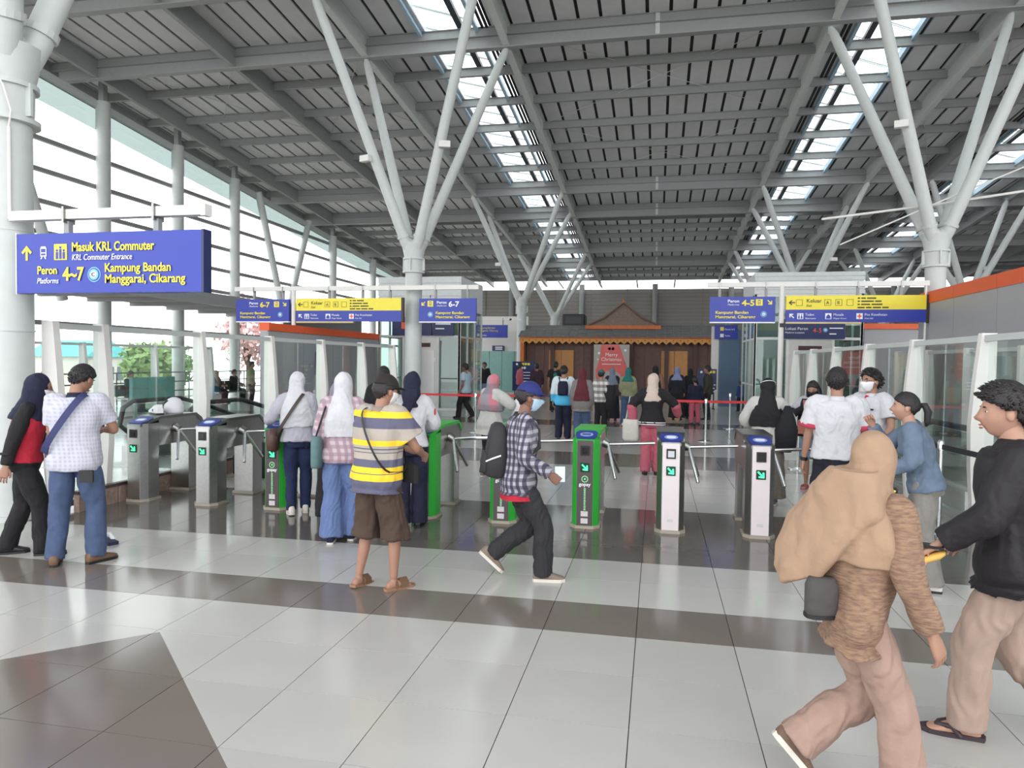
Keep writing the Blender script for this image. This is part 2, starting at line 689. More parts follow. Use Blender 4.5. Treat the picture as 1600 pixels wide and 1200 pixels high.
# ------------------------------------------------------------------ left wall: posts, girts, glass
wl = empty('wall_left')
tag(wl, kind='structure')
WX = -19.4
posts = [2.5, 6.5, 10.5, 14.5, 18.2, 22.0, 26.0, 30.0, 40.2, 46.4, 52.0]
for y in posts:
    MB().tube([(WX, y, 0), (WX, y, dz(y) - 0.75)], 0.24, 16).build('post', steel_w, wl, smooth=True)
    MB().span((WX - 0.1, y - 0.1, dz(y) - 0.8), (WX + 0.1, y + 0.1, dz(y) - 0.05)).build('post_head', steel_g, wl)
for ya, yb in ((34.6, 32.0), (34.6, 37.2), (14.6, 12.4), (20.2, 17.4)):
    MB().tube([(WX, ya, 3.6), (WX, yb, dz(yb) - 0.7)], 0.17, 12).build('raking_post', steel_w, wl, smooth=True)
MB().tube([(WX, 34.6, 0), (WX, 34.6, 3.8)], 0.24, 14).build('post', steel_w, wl, smooth=True)
for z in (4.75, 5.75, 6.75, 7.75, 8.75):
    yend = min(57, (RZ - 0.9 - z) / RS)
    MB().span((WX - 0.3, -2, z - 0.07), (WX - 0.16, yend, z + 0.07)).build('girt', steel_g, wl)
MB().span((WX - 0.35, -2, 2.75), (WX - 0.2, 57, 2.9)).build('girt', steel_g, wl)
# eave: sloping head beam and translucent strip below the roof edge
b = MB()
slope_box(b, WX - 0.25, WX - 0.05, YN, YF, -0.75, -1.0)
b.build('head_beam', steel_w, wl)
gstrip = glass_mat('eave_glass_band', (0.45, 0.5, 0.49), 0.3)
for y0, y1 in zip(posts[4:-1], posts[5:]):
    b = MB()
    slope_box(b, WX - 0.2, WX - 0.18, y0 + 0.1, y1 - 0.1, -1.0, -1.75)
    b.build('eave_glass', gstrip, wl)
# canopy seen through the left wall
can = MB()
can.span((-19.2, 4, 3.75), (-15.4, 33, 3.95))
cano = can.build('platform_canopy', mat('canopy_soffit', srgb(150, 146, 146), 0.6))
tag(cano, 'grey flat canopy soffit along the open left side', 'canopy')
for y in np.arange(5, 33, 2.0):
    MB().span((-19.2, y, 3.62), (-15.4, y + 0.12, 3.75)).build('soffit_beam', steel_g, cano)
MB().span((-15.4, 4, 3.6), (-15.2, 33, 4.0)).build('fascia', steel_g, cano)

# ------------------------------------------------------------------ right stair-well wall with orange band, left one too
wr = MB().span((6.3, 3, 0), (6.5, 19.0, 3.27)).build('wall_right', acp_m)
tag(wr, kind='structure')
for ya in np.arange(3, 19, 2.0):
    MB().span((6.27, ya + 0.006, 0.0), (6.3, min(ya + 2.0, 19) - 0.006, 3.25)).build('panel', acp_m, wr)
    MB().span((6.25, ya + 0.004, 3.25), (6.52, min(ya + 2.0, 19) - 0.004, 3.52)).build('orange_panel', orange_m, wr)
MB().span((6.27, 19.0, 0), (8.6, 19.1, 3.27)).build('panel', acp_m, wr)
w2 = MB().span((6.6, 25.0, 0), (9.0, 25.2, 2.95)).build('wall_back', acp_m)
tag(w2, kind='structure')
MB().span((6.55, 24.9, 2.95), (9.0, 25.2, 3.12)).build('orange_panel', orange_m, w2)
w3 = MB().span((-9.95, 16.5, 0), (-9.75, 23.9, 2.46)).build('wall_side', acp_m)
tag(w3, kind='structure')
for ya in np.arange(16.5, 23.8, 1.85):
    MB().span((-9.75, ya + 0.006, 0), (-9.72, ya + 1.844, 2.44)).build('panel', acp_m, w3)
    MB().span((-9.97, ya + 0.004, 2.46), (-9.7, ya + 1.846, 2.66)).build('orange_panel', orange_m, w3)
MB().span((-10.6, 18.8, 2.66), (-10.4, 23.9, 3.35)).build('upper_panel', mat('grey_dark_panel', srgb(104, 108, 110), .5), w3)
wr2 = MB().span((26.2, 14, 0), (26.4, 57.5, 9.0)).build('wall_light_blocker', mat('light_blocker_grey', srgb(132, 134, 136), .6))  # unseen wall added to block side light and darken the far hall
tag(wr2, kind='structure')
for ya in np.arange(14, 57, 4.0):
    MB().span((26.1, ya, 0), (26.2, ya + .2, 9.0)).build('wall_post', steel_g, wr2)  # posts on the added light-blocking wall
# far side wall between the lift and the house, with teal glazing
w4 = MB().span((-9.8, 38.0, 0), (-6.9, 38.2, 4.2)).build('wall_rear', white_p)
tag(w4, kind='structure')
teal_m = mat('teal_glazing', srgb(128, 176, 168), 0.25)
for k in range(4):
    MB().span((-9.7 + 0.7 * k, 37.93, 0.1), (-9.03 + 0.7 * k, 38.0, 2.3)).build('pane', teal_m, w4)
# outside ground far below
og = MB().span((-160, -60, -6.3), (160, 160, -6)).build('ground', mat('outside_ground', srgb(150, 150, 140), 0.9))
tag(og, kind='structure')

# ================================================================== COLUMNS
def column(label, cx, cy, group='branching roof columns', lamps=()):
    r = thing('branching_column', label, 'column', (cx, cy, 0), 0, group)
    b = MB()
    b.tube([(0, 0, 0), (0, 0, 4.2)], 0.235, 28)
    b.build('shaft', steel_w, r, smooth=True)
    b = MB()
    for z, rr, h in ((0.0, 0.27, 0.06), (4.18, 0.31, 0.05), (4.55, 0.30, 0.05), (2.0, 0.245, 0.02), (3.05, 0.242, 0.02)):
        b.tube([(0, 0, z), (0, 0, z + h)], rr, 28)
    b.build('collar_ring', steel_w, r, smooth=True)
    b = MB()
    b.tube([(0, 0, 4.2), (0, 0, 4.6), (0, 0, 4.98)], [0.25, 0.26, 0.34], 24)
    for a in range(4):
        q = math.pi / 4 + a * math.pi / 2
        b.box((0.27 * math.cos(q + .78), 0.27 * math.sin(q + .78), 4.42), (0.10, 0.03, 0.34), q + .78)
        b.ell((0.17 * math.cos(q), 0.17 * math.sin(q), 4.95), (0.17, 0.17, 0.2), 14, 8)
    b.build('capital', steel_w, r, smooth=True)
    for sx in (-1, 1):
        for sy in (-1, 1):
            top = Vector((sx * 2.2, sy * 1.72, dz(cy + sy * 1.72) - 0.62))
            bot = Vector((sx * 0.13, sy * 0.13, 4.85))
            d = (top - bot)
            b = MB()
            L = d.length
            ts = [0, 0.03, 0.06, 0.9, 0.96, 1.0]
            rr = [0.13, 0.15, 0.145, 0.125, 0.115, 0.07]
            b.tube([bot + d * t for t in ts], rr, 16)
            st = b.build('strut', steel_w, r, smooth=True)
            MB().box(top + Vector((0, 0, -0.02)), (0.12, 0.05, 0.34)).build('pin_plate', steel_w, st)
            MB().tube([bot + d * 0.045, bot + d * 0.055], 0.175, 16).build('strut_ring', steel_w, st)
    for sx, sy, t, side in lamps:
        top = Vector((sx * 2.2, sy * 1.72, dz(cy + sy * 1.72) - 0.62))
        bot = Vector((sx * 0.13, sy * 0.13, 4.85))
        p = bot + (top - bot) * t
        fl = MB().box(p + Vector((side * 0.2, -0.2, 0.0)), (0.3, 0.14, 0.16), 0.3 * side).build('floodlight', white_p, r)
        MB().tube([p + Vector((0, 0, 0.05)), p + Vector((side * 0.2, -0.16, 0.05))], 0.02, 6).build('bracket', steel_g, fl)
    return r


column('pale grey branching column at the left edge beside the large blue sign', -6.78, 6.35)
column('pale grey branching column in front of the left lift', -6.72, 19.0, lamps=((-1, -1, .36, -1), (1, -1, .4, 1)))
column('pale grey branching column standing left of the wooden house', -6.82, 35.7, lamps=((-1, -1, .35, -1),))
column('pale grey branching column rising behind the house roof', -6.85, 47.8)
column('pale grey branching column behind the orange topped wall on the right', 6.65, 19.2, lamps=((-1, -1, .4, -1),))
column('pale grey branching column half hidden by the right lift shaft', 6.75, 35.7, lamps=((1, -1, .35, 1),))
column('branching column far right beyond the orange topped wall', 13.7, 35.7, lamps=((1, 1, .3, 1),))
column('branching column deep behind the right lift', 6.8, 47.8)
column('farthest branching column on the right of the hall', 13.7, 47.8)

c0 = [q for q in bpy.data.objects if q.name == 'branching_column'][0]
MB().tube([(.2, -.16, 3.15), (.2, -.16, 4.1)], .018, 8).build('conduit', white_p, c0, smooth=True)
MB().tube([(.2, -.16, 4.1), (.27, -.2, 4.25), (.2, -.22, 4.5), (.1, -.3, 4.75)], .01, 6).build('cable', white_p, c0, smooth=True)
r = thing('access_sign', 'dark board with a white wheelchair symbol on the grey wall behind the left barrier', 'sign', (-9.7, 19.3, 0))
MB().span((0, -.28, 1.3), (.03, .28, 1.95)).build('board', black_m, r)
b = MB()
b.tube([(.04, .12 * math.cos(q), 1.48 + .12 * math.sin(q)) for q in np.linspace(-2.8, 1.2, 12)], .02, 6)
b.tube([(.04, .02, 1.78), (.04, .02, 1.58), (.04, -.1, 1.58), (.04, -.16, 1.42)], .022, 6)
b.ell((.04, .02, 1.85), (.012, .04, .04), 10, 6)
b.build('wheelchair_icon', wht_s, r)
# thin cross rods beside the right column
b = MB()
b.tube([(4.0, 19.2, 5.43), (6.65, 19.2, 5.72), (8.7, 19.2, 6.0)], 0.03, 8)
o = b.build('sprinkler_pipe', white_p)
tag(o, 'thin white pipe crossing beside the right column below the skylight', 'pipe')
b = MB()
b.tube([(4.4, 19.0, 4.75), (6.65, 19.0, 5.75), (8.9, 19.0, 6.7)], 0.018, 8)
o = b.build('sprinkler_pipe', white_p)
tag(o, 'thin pale pipe slanting up towards the right edge behind the column', 'pipe')


# ================================================================== SIGNS
def signboard(root, lo, hi, m_, name='board', side=None):
    return MB().span(lo, hi).build(name, m_, root)


def hangers(root, xs, y, z0, z1):
    for x in xs:
        b = MB()
        b.span((x - 0.03, y - 0.03, z0), (x + 0.03, y + 0.03, z1))
        b.build('hanger', steel_g, root)
        MB().span((x - 0.012, y - 0.075, z1 - 0.02), (x + 0.012, y + 0.075, z1 + 0.14)).build('clamp', inox_d, root)


def c_logo(root, x, z, y, s):
    MB().disc((x, y, z), s, d=0.004, n=28).build('route_ring', cyn_s, root)
    MB().disc((x, y - 0.003, z), s * 0.86, d=0.004, n=28).build('route_ring', blue_s, root)
    MB().disc((x, y - 0.006, z), s * 0.72, d=0.004, n=28).build('route_ring', cyn_s, root)
    MB().disc((x, y - 0.009, z), s * 0.46, d=0.004, n=24).build('route_disc', wht_s, root)
    text(root, 'C', (x, y - 0.014, z - s * 0.27), s * 0.75, black_m, 'CENTER')


def train_icon(root, x, z, y, s, m_, bgm):
    b = MB()
    b.poly_y([(x - .3 * s, z - .35 * s), (x + .3 * s, z - .35 * s), (x + .3 * s, z + .35 * s), (x + .2 * s, z + .5 * s), (x - .2 * s, z + .5 * s), (x - .3 * s, z + .35 * s)], y, 0.003)
    b.poly_y([(x - .28 * s, z - .55 * s), (x - .16 * s, z - .55 * s), (x - .08 * s, z - .38 * s), (x - .2 * s, z - .38 * s)], y, 0.003)
    b.poly_y([(x + .28 * s, z - .55 * s), (x + .16 * s, z - .55 * s), (x + .08 * s, z - .38 * s), (x + .2 * s, z - .38 * s)], y, 0.003)
    o = b.build('train_icon', m_, root)
    b = MB()
    b.poly_y([(x - .22 * s, z + .0 * s), (x + .22 * s, z + .0 * s), (x + .22 * s, z + .3 * s), (x - .22 * s, z + .3 * s)], y - 0.003, 0.002)
    b.poly_y([(x - .22 * s, z - .25 * s), (x + .22 * s, z - .25 * s), (x + .22 * s, z - .1 * s), (x - .22 * s, z - .1 * s)], y - 0.003, 0.002)
    b.build('icon_window', bgm, o)


def big_sign():
    r = thing('hanging_sign', 'large blue platform sign reading Masuk KRL Commuter hung from the left column', 'sign', (-6.45, 6.2, 0))
    y = -0.07
    MB().span((0, -0.06, 2.385), (2.13, 0.06, 2.985)).build('board', blue_s, r)
    MB().span((-0.004, -0.066, 2.375), (0.006, 0.06, 2.995)).build('edge_strip', wht_s, r)
    MB().span((2.125, -0.062, 2.38), (2.15, 0.062, 2.99)).build('end_cap', blue_d, r)
    MB().span((-0.1, -0.05, 3.13), (2.12, 0.05, 3.225)).build('beam', white_p, r)
    MB().span((2.11, -0.055, 3.12), (2.16, 0.055, 3.235)).build('beam_end', white_p, r)
    hangers(r, (0.57, 1.6), 0, 2.985, 3.11)
    # first row
    MB().poly_y(arrow_poly(0.13, 2.79, 0.15, 0), y + .008).build('arrow', yel_s, r)
    train_icon(r, 0.33, 2.795, y + .008, 0.12, wht_s, blue_s)
    MB().poly_y([(0.46, 2.715), (0.61, 2.715), (0.61, 2.875), (0.46, 2.875)], y + .008).build('icon_plate', yel_s, r)
    b = MB()
    for x, h in ((0.495, .07), (0.535, .1), (0.575, .07)):
        b.poly_y([(x - .014, 2.725), (x + .014, 2.725), (x + .014, 2.725 + h), (x - .014, 2.725 + h)], y + .004, .003)
        b.disc((x, y + .001, 2.725 + h + .016), .013, n=10, d=.003)
    b.build('gate_icon', blue_s, r)
    text(r, 'Masuk KRL Commuter', (0.67, y, 2.80), 0.125, yel_s, bold=0.0025, width=0.94)
    text(r, 'KRL Commuter Entrance', (0.67, y, 2.71), 0.085, wht_s, shear=0.2, width=0.69)
    # second row
    text(r, 'Peron', (0.26, y, 2.575), 0.115, yel_s, bold=0.002, width=0.23)
    text(r, 'Platforms', (0.255, y, 2.48), 0.08, wht_s, shear=0.2, width=0.255)
    text(r, '4~7', (0.565, y, 2.51), 0.185, yel_s, bold=0.005, width=0.25)
    c_logo(r, 0.925, 2.565, y + .006, 0.075)
    text(r, 'Kampung Bandan', (1.05, y, 2.59), 0.12, yel_s, bold=0.002, width=0.74)
    text(r, 'Manggarai, Cikarang', (1.05, y, 2.48), 0.12, yel_s, bold=0.002, width=0.9)


big_sign()


def platform_panel(r, x0, x1, num, left):
    """blue board with platform number"""
    y = -0.06
    w = x1 - x0
    z1 = 3.42
    z0 = 2.8
    MB().span((x0, -0.05, z0), (x1, 0.05, z1)).build('board', blue_s, r)
    MB().span((x0, -0.052, z0 - 0.03), (x1, 0.052, z0)).build('bottom_trim', wht_s, r)
    a = 0.6 if left else -0.6
    if left:
        MB().poly_y(arrow_poly(x0 + 0.12, z1 - 0.14, 0.15, math.radians(135)), y + .008).build('arrow', yel_s, r)
        xi, xp, xn, xc, xt = x0 + 0.32, x0 + 0.5, x0 + 0.83, x0 + 0.32, x0 + 0.47
    else:
        MB().poly_y(arrow_poly(x1 - 0.13, z1 - 0.14, 0.15, math.radians(-135)), y + .008).build('arrow', yel_s, r)
        xi, xp, xn, xc, xt = x1 - 0.38, x0 + 0.42, x0 + 0.76, x1 - 0.27, x0 + 0.13
    MB().poly_y([(xi - .08, z1 - .22), (xi + .08, z1 - .22), (xi + .08, z1 - .06), (xi - .08, z1 - .06)], y + .008).build('icon_plate', yel_s, r)
    train_icon(r, xi, z1 - .135, y + .004, 0.11, blue_s, yel_s)
    text(r, 'Peron', (xp, y, z1 - 0.14), 0.1, wht_s, bold=0.002, width=0.27)
    text(r, 'Platforms', (xp, y, z1 - 0.215), 0.06, wht_s, shear=0.2, width=0.27)
    text(r, num, (xn, y, z1 - 0.22), 0.2, wht_s if left else yel_s, bold=0.006, width=0.3)
    c_logo(r, xc, z0 + 0.19, y + .006, 0.075)
    text(r, 'Kampung Bandan', (xt, y, z0 + 0.2), 0.1, yel_s, bold=0.002, width=0.78)
    text(r, 'Manggarai, Cikarang', (xt, y, z0 + 0.09), 0.1, yel_s, bold=0.002, width=0.95)


def exit_panel(r, x0, x1):
    y = -0.06
    z1, zm, z0 = 3.44, 3.1, 2.8
    MB().span((x0, -0.05, zm), (x1, 0.05, z1)).build('yellow_board', yel_s, r)
    MB().span((x0, -0.05, z0), (x1, 0.05, zm)).build('blue_board', blue_s, r)
    MB().span((x0, -0.05, z0 - .04), (x0 + (x1 - x0) * .55, 0.05, z0)).build('bottom_trim', mat('sign_cream_trim', srgb(214, 196, 140), .5), r)
    MB().span((x1, -0.055, z0 - .02), (x1 + 0.06, 0.055, z1 + .01)).build('end_cap', mat('sign_dark_edge', srgb(60, 44, 44), .5), r)
    w = x1 - x0
    MB().poly_y(arrow_poly(x0 + 0.13, (z1 + zm) / 2, 0.15, math.pi / 2), y + .008).build('arrow', black_m, r)
    ink = mat('sign_ink_dark', srgb(70, 66, 40), .5)
    b = MB()
    for xx in (0.3, 0.95, 1.2, 1.45):
        for (dx0, dx1, z_0, z_1) in ((-.07, .07, -.075, -.067), (-.07, .07, .067, .075), (-.075, -.067, -.075, .075), (.067, .075, -.075, .075)):
            b.poly_y([(x0 + xx + dx0, zm + .17 + z_0), (x0 + xx + dx1, zm + .17 + z_0), (x0 + xx + dx1, zm + .17 + z_1), (x0 + xx + dx0, zm + .17 + z_1)], y + .008, .003)
    b.build('icon_frame', ink, r)
    text(r, 'Keluar', (x0 + 0.46, y, zm + 0.17), 0.13, black_m, width=0.34)
    text(r, 'Exit', (x0 + 0.46, y, zm + 0.07), 0.08, ink, shear=0.2)
    text(r, 'A', (x0 + 0.91, y, zm + .13), 0.11, ink)
    text(r, 'B', (x0 + 1.16, y, zm + .13), 0.11, ink)
    b = MB()
    for k, words in enumerate(((.05, .1, .2), (.05, .28, .14), (.05, .2, .24), (.16, .12, .18, .14))):
        xx, zz = x0 + 1.62, z1 - 0.085 - 0.075 * k
        for w_ in words:
            b.poly_y([(xx, zz), (xx + w_, zz), (xx + w_, zz + .034), (xx, zz + .034)], y + .008, .003)
            xx += w_ + .03
    tag(b.build('small_print', ink, r), kind='stuff')
    MB().poly_y(arrow_poly(x0 + 0.13, (z0 + zm) / 2, 0.15, math.radians(45)), y + .008).build('arrow', wht_s, r)
    for k, (xx, s, e) in enumerate(((0.33, 'Toilet', 'Restrooms'), (0.97, 'Musala', 'Prayer Room'), (1.67, 'Pos Kesehatan', 'First Aid'))):
        MB().poly_y([(x0 + xx - .07, z0 + .07), (x0 + xx + .07, z0 + .07), (x0 + xx + .07, z0 + .21), (x0 + xx - .07, z0 + .21)], y + .008).build('icon_plate', wht_s, r)
        b = MB()
        if k == 0:
            for dx in (-.03, .03):
                b.poly_y([(x0 + xx + dx - .02, z0 + .08), (x0 + xx + dx + .02, z0 + .08), (x0 + xx + dx + .012, z0 + .16), (x0 + xx + dx - .012, z0 + .16)], y + .004, .003)
                b.disc((x0 + xx + dx, y + .001, z0 + .18), .014, n=8, d=.003)
        elif k == 1:
            b.poly_y([(x0 + xx - .05, z0 + .08), (x0 + xx + .05, z0 + .08), (x0 + xx + .05, z0 + .13), (x0 + xx, z0 + .19), (x0 + xx - .05, z0 + .13)], y + .004, .003)
        else:
            b.poly_y([(x0 + xx - .016, z0 + .085), (x0 + xx + .016, z0 + .085), (x0 + xx + .016, z0 + .195), (x0 + xx - .016, z0 + .195)], y + .004, .003)
            b.poly_y([(x0 + xx - .05, z0 + .125), (x0 + xx + .05, z0 + .125), (x0 + xx + .05, z0 + .155), (x0 + xx - .05, z0 + .155)], y + .003, .003)
        b.build('icon_figure', blue_s if k < 2 else orange_m, r)
        text(r, s, (x0 + xx + 0.11, y, z0 + 0.15), 0.085, wht_s)
        text(r, e, (x0 + xx + 0.11, y, z0 + 0.07), 0.055, wht_s, shear=0.2)


def gantry():
    GY = 18.45
    r = thing('sign_gantry', 'white beam gantry with blue Peron 6-7 boards and yellow exit board on the left', 'sign', (0, GY, 0))
    MB().span((-11.9, -0.05, 3.66), (-4.7, 0.05, 3.78)).build('beam', white_p, r)
    MB().tube([(-10.08, 0, 0), (-10.08, 0, 3.7)], 0.06, 14).build('post', white_p, r, smooth=True)
    hangers(r, (-11.3, -10.4, -9.0, -8.0, -7.2, -5.9, -5.0), 0, 3.42, 3.64)
    platform_panel(r, -11.85, -10.2, '6-7', False)
    exit_panel(r, -9.98, -6.86)
    platform_panel(r, -6.35, -4.76, '6-7', True)
    MB().tube([(-6.05, 0, 3.44), (-6.05, 0, 3.52)], 0.01, 6).build('cable', black_m, r)
    r = thing('sign_gantry', 'white beam gantry with blue Peron 4-5 board and yellow exit board on the right', 'sign', (0, GY, 0))
    MB().span((1.2, -0.05, 3.66), (6.26, 0.05, 3.78)).build('beam', white_p, r)
    MB().tube([(2.97, 0, 0), (2.97, 0, 3.7)], 0.065, 14).build('post', white_p, r, smooth=True)
    MB().tube([(6.2, 0, 0), (6.2, 0, 3.7)], 0.025, 10).build('slim_post', white_p, r, smooth=True)
    MB().box((2.99, -0.05, 2.72), (0.12, 0.14, 0.09)).build('camera_box', black_m, r)
    hangers(r, (1.5, 2.6, 3.75, 4.7, 5.65), 0, 3.42, 3.64)
    platform_panel(r, 1.27, 2.82, '4-5', False)
    exit_panel(r, 3.07, 6.2)


gantry()


def small_sign(label, x0, x1, y, z0, z1, m_, rows, beam=None, cat='sign', lm=None):
    r = thing('direction_sign', label, cat, (x0, y, 0))
    MB().span((0, -0.04, z0), (x1 - x0, 0.04, z1)).build('board', m_, r)
    for s, dx, dzz, size, mm in rows:
        if s.startswith('='):
            MB().poly_y([(dx, z0 + dzz), (dx + float(s[1:]), z0 + dzz), (dx + float(s[1:]), z0 + dzz + size), (dx, z0 + dzz + size)], -.04, .004).build('print_line', mm, r)
            continue
        text(r, s, (dx, -0.05, z0 + dzz), size, mm)
    if beam:
        MB().span((-0.2, -0.04, beam), (x1 - x0 + 0.2, 0.04, beam + 0.09)).build('beam', white_p, r)
        hangers(r, (0.25, x1 - x0 - 0.25), 0, z1, beam - 0.02)
    return r


r = small_sign('small far blue hanging sign left of the middle column', -9.3, -7.5, 35.5, 2.95, 3.6, blue_s,
               [('Kampung Bandan', 0.25, 0.46, 0.13, yel_s), ('Manggarai, Cikarang', 0.25, 0.32, 0.13, yel_s), ('Toilet', 0.4, 0.08, 0.13, wht_s)], 3.84)
MB().span((1.9, -.04, 3.84), (2.5, .04, 3.93)).build('beam', white_p, r)
MB().poly_y([(0.2, 3.02), (0.34, 3.02), (0.34, 3.16), (0.2, 3.16)], -0.042).build('icon_plate', wht_s, r)
small_sign('tiny dark sign above teal glazing near the middle column', -8.85, -8.2, 37.9, 2.32, 2.6, blue_d,
           [('=.4', 0.17, 0.16, 0.06, wht_s), ('=.4', 0.17, 0.06, 0.06, wht_s)])
r = small_sign('small far blue hanging sign above the slate blue pillar', 2.3, 3.2, 30.37, 2.78, 3.35, blue_s,
               [('Peron', 0.4, 0.36, 0.1, wht_s), ('4-5', 0.66, 0.36, 0.1, wht_s), ('Toilet', 0.4, 0.1, 0.09, wht_s)])
MB().poly_y([(0.22, 3.12), (0.36, 3.12), (0.36, 3.27), (0.22, 3.27)], -0.042).build('icon_plate', yel_s, r)
MB().poly_y([(0.22, 2.85), (0.36, 2.85), (0.36, 2.99), (0.22, 2.99)], -0.042).build('icon_plate', wht_s, r)
MB().span((0.42, -0.03, 3.35), (0.48, 0.03, 3.6)).build('hanger', steel_g, r)

# slate-blue pillar
b = MB()
b.bbox((2.5, 30.4, 0), (3.35, 31.2, 3.2), 0.05)
o = b.build('pillar', mat('slate_blue_cladding', srgb(84, 108, 134), .4))
tag(o, 'slate blue square pillar between the house and the right lift', 'pillar')
MB().span((2.2, 30.45, 0), (2.49, 30.7, 3.3)).build('pale_edge', white_p, o)


# ================================================================== LIFTS
def lift(label, x0, x1, yf, yb, ztop, zcap, signtext, mirror):
    r = thing('lift_shaft', label, 'lift', (0, 0, 0))
    cap = mat('lift_cap_cladding', srgb(206, 210, 210), .45)
    MB().span((x0, yf, zcap), (x1, yb, ztop)).build('cap', cap, r)
    n = 5
    for k in range(n):
        z = zcap + (ztop - zcap) * k / n
        MB().span((x0 - .02, yf - .03, z + .01), (x1 + .02, yf, z + (ztop - zcap) / n - .012)).build('cap_panel', cap, r)
    fr = mat('lift_frame', srgb(214, 216, 214), .4)
    for xx in (x0, x0 + (x1 - x0) * .3, x0 + (x1 - x0) * .72, x1 - .08):
        MB().span((xx, yf - .04, 0), (xx + .08, yf + .04, zcap)).build('mullion', fr, r)
    for xs in (x0 + .01, x1 - .05):
        for k in range(4):
            yy = yf + (yb - yf) * k / 3
            MB().span((xs - .02, yy - .04, 0), (xs + .04, yy + .04, zcap)).build('mullion', fr, r)
        for z in (1.05, 2.55):
            MB().span((xs, yf, z), (xs + .04, yb, z + .06)).build('transom', fr, r)
        for k in range(3):
            ya = yf + (yb - yf) * k / 3 + .04
            for za, zb in ((0.05, 1.05), (1.11, 2.55), (2.61, zcap)):
                MB().span((xs, ya, za), (xs + .015, ya + (yb - yf) / 3 - .08, zb)).build('side_pane', glass_g, r)
    for z in (2.55, zcap - .08, 0.0):
        MB().span((x0, yf - .035, z), (x1, yf + .035, z + .08)).build('transom', fr, r)
    xa, xb = x0 + (x1 - x0) * .3 + .08, x0 + (x1 - x0) * .72
    MB().span((xa, yf - .01, 0.05), (xb, yf + .03, 2.55)).build('door_surround', mat('lift_steel_wall', (.5, .5, .48), .35, .6), r)
    dm_ = (xa + xb) / 2
    for a, c in ((dm_ - .5, dm_ - .005), (dm_ + .005, dm_ + .5)):
        MB().span((a, yf - .03, 0.05), (c, yf, 2.1)).build('door', inox, r)
    MB().span((dm_ - .35, yf - .03, 2.22), (dm_ + .35, yf, 2.36)).build('floor_indicator', mat('indicator_dark_red', srgb(70, 34, 34), .4), r)
    for a, c in ((x0 + .08, xa - .08), (xb + .08, x1 - .08)):
        for za, zb in ((0.08, 1.1), (1.14, 2.55), (2.63, zcap - .08)):
            MB().span((a, yf, za), (c, yf + .015, zb)).build('front_pane', glass_g, r)
    MB().span((x0 + .4, yf + 1.2, 0), (x1 - .4, yb - .1, zcap)).build('lift_car', mat('lift_car_grey', srgb(150, 156, 152), .5), r)
    return r


lf = lift('left lift shaft of glass and pale panels behind the column', -9.75, -6.72, 23.9, 27.0, 4.68, 3.55, None, False)
rl = lift('right lift shaft of glass and pale panels beyond the yellow exit sign', 3.05, 6.3, 24.0, 27.2, 4.7, 4.0, None, True)
small_sign('dark navy board with an orange ticket icon on the left lift', -9.2, -7.75, 23.82, 2.62, 3.28, blue_d, [('=.3', .75, .3, .08, wht_s), ('=.22', .75, .18, .06, wht_s)])
r = small_sign('dark navy board with a wheelchair icon on the left lift', -7.7, -6.95, 23.82, 2.62, 3.28, blue_d,
               [('=.55', 0.1, 0.38, 0.05, wht_s), ('=.32', 0.1, 0.22, 0.04, wht_s)])
o = MB().poly_y([(-8.85, 2.85), (-8.6, 2.85), (-8.6, 3.08), (-8.85, 3.08)], 23.775).build('ticket_icon', orange_m)
o.parent = [q for q in bpy.data.objects if q.name.startswith('direction_sign') and 'ticket' in q.get('label', '')][0]
o.matrix_parent_inverse = Matrix.Translation(-o.parent.location)
r = small_sign('dark navy Lokasi Peron board on the right lift', 3.85, 5.75, 23.92, 2.58, 3.2, blue_d,
               [('Lokasi Peron', 0.12, 0.28, 0.13, wht_s), ('Platform Location', 0.12, 0.17, 0.08, wht_s), ('4-5', 0.95, 0.2, 0.2, orange_m), ('=.4', 1.44, 0.32, 0.035, wht_s), ('=.2', 1.44, 0.14, 0.035, wht_s)])
c_logo(r, 1.32, 2.86, -0.045, 0.07)
o = MB()
o.poly_y([(0, 0), (.36, 0), (.36, .13), (0, .13)], -0.01, .01)
sg = thing('lift_notice', 'small white notice with two blue symbols on the left lift door wall', 'sign', (-8.0, 23.9, 1.72))
o.build('plate', wht_s, sg)
MB().disc((.1, -.02, .065), .045).disc((.26, -.02, .065), .045).build('symbol', blue_s, sg)


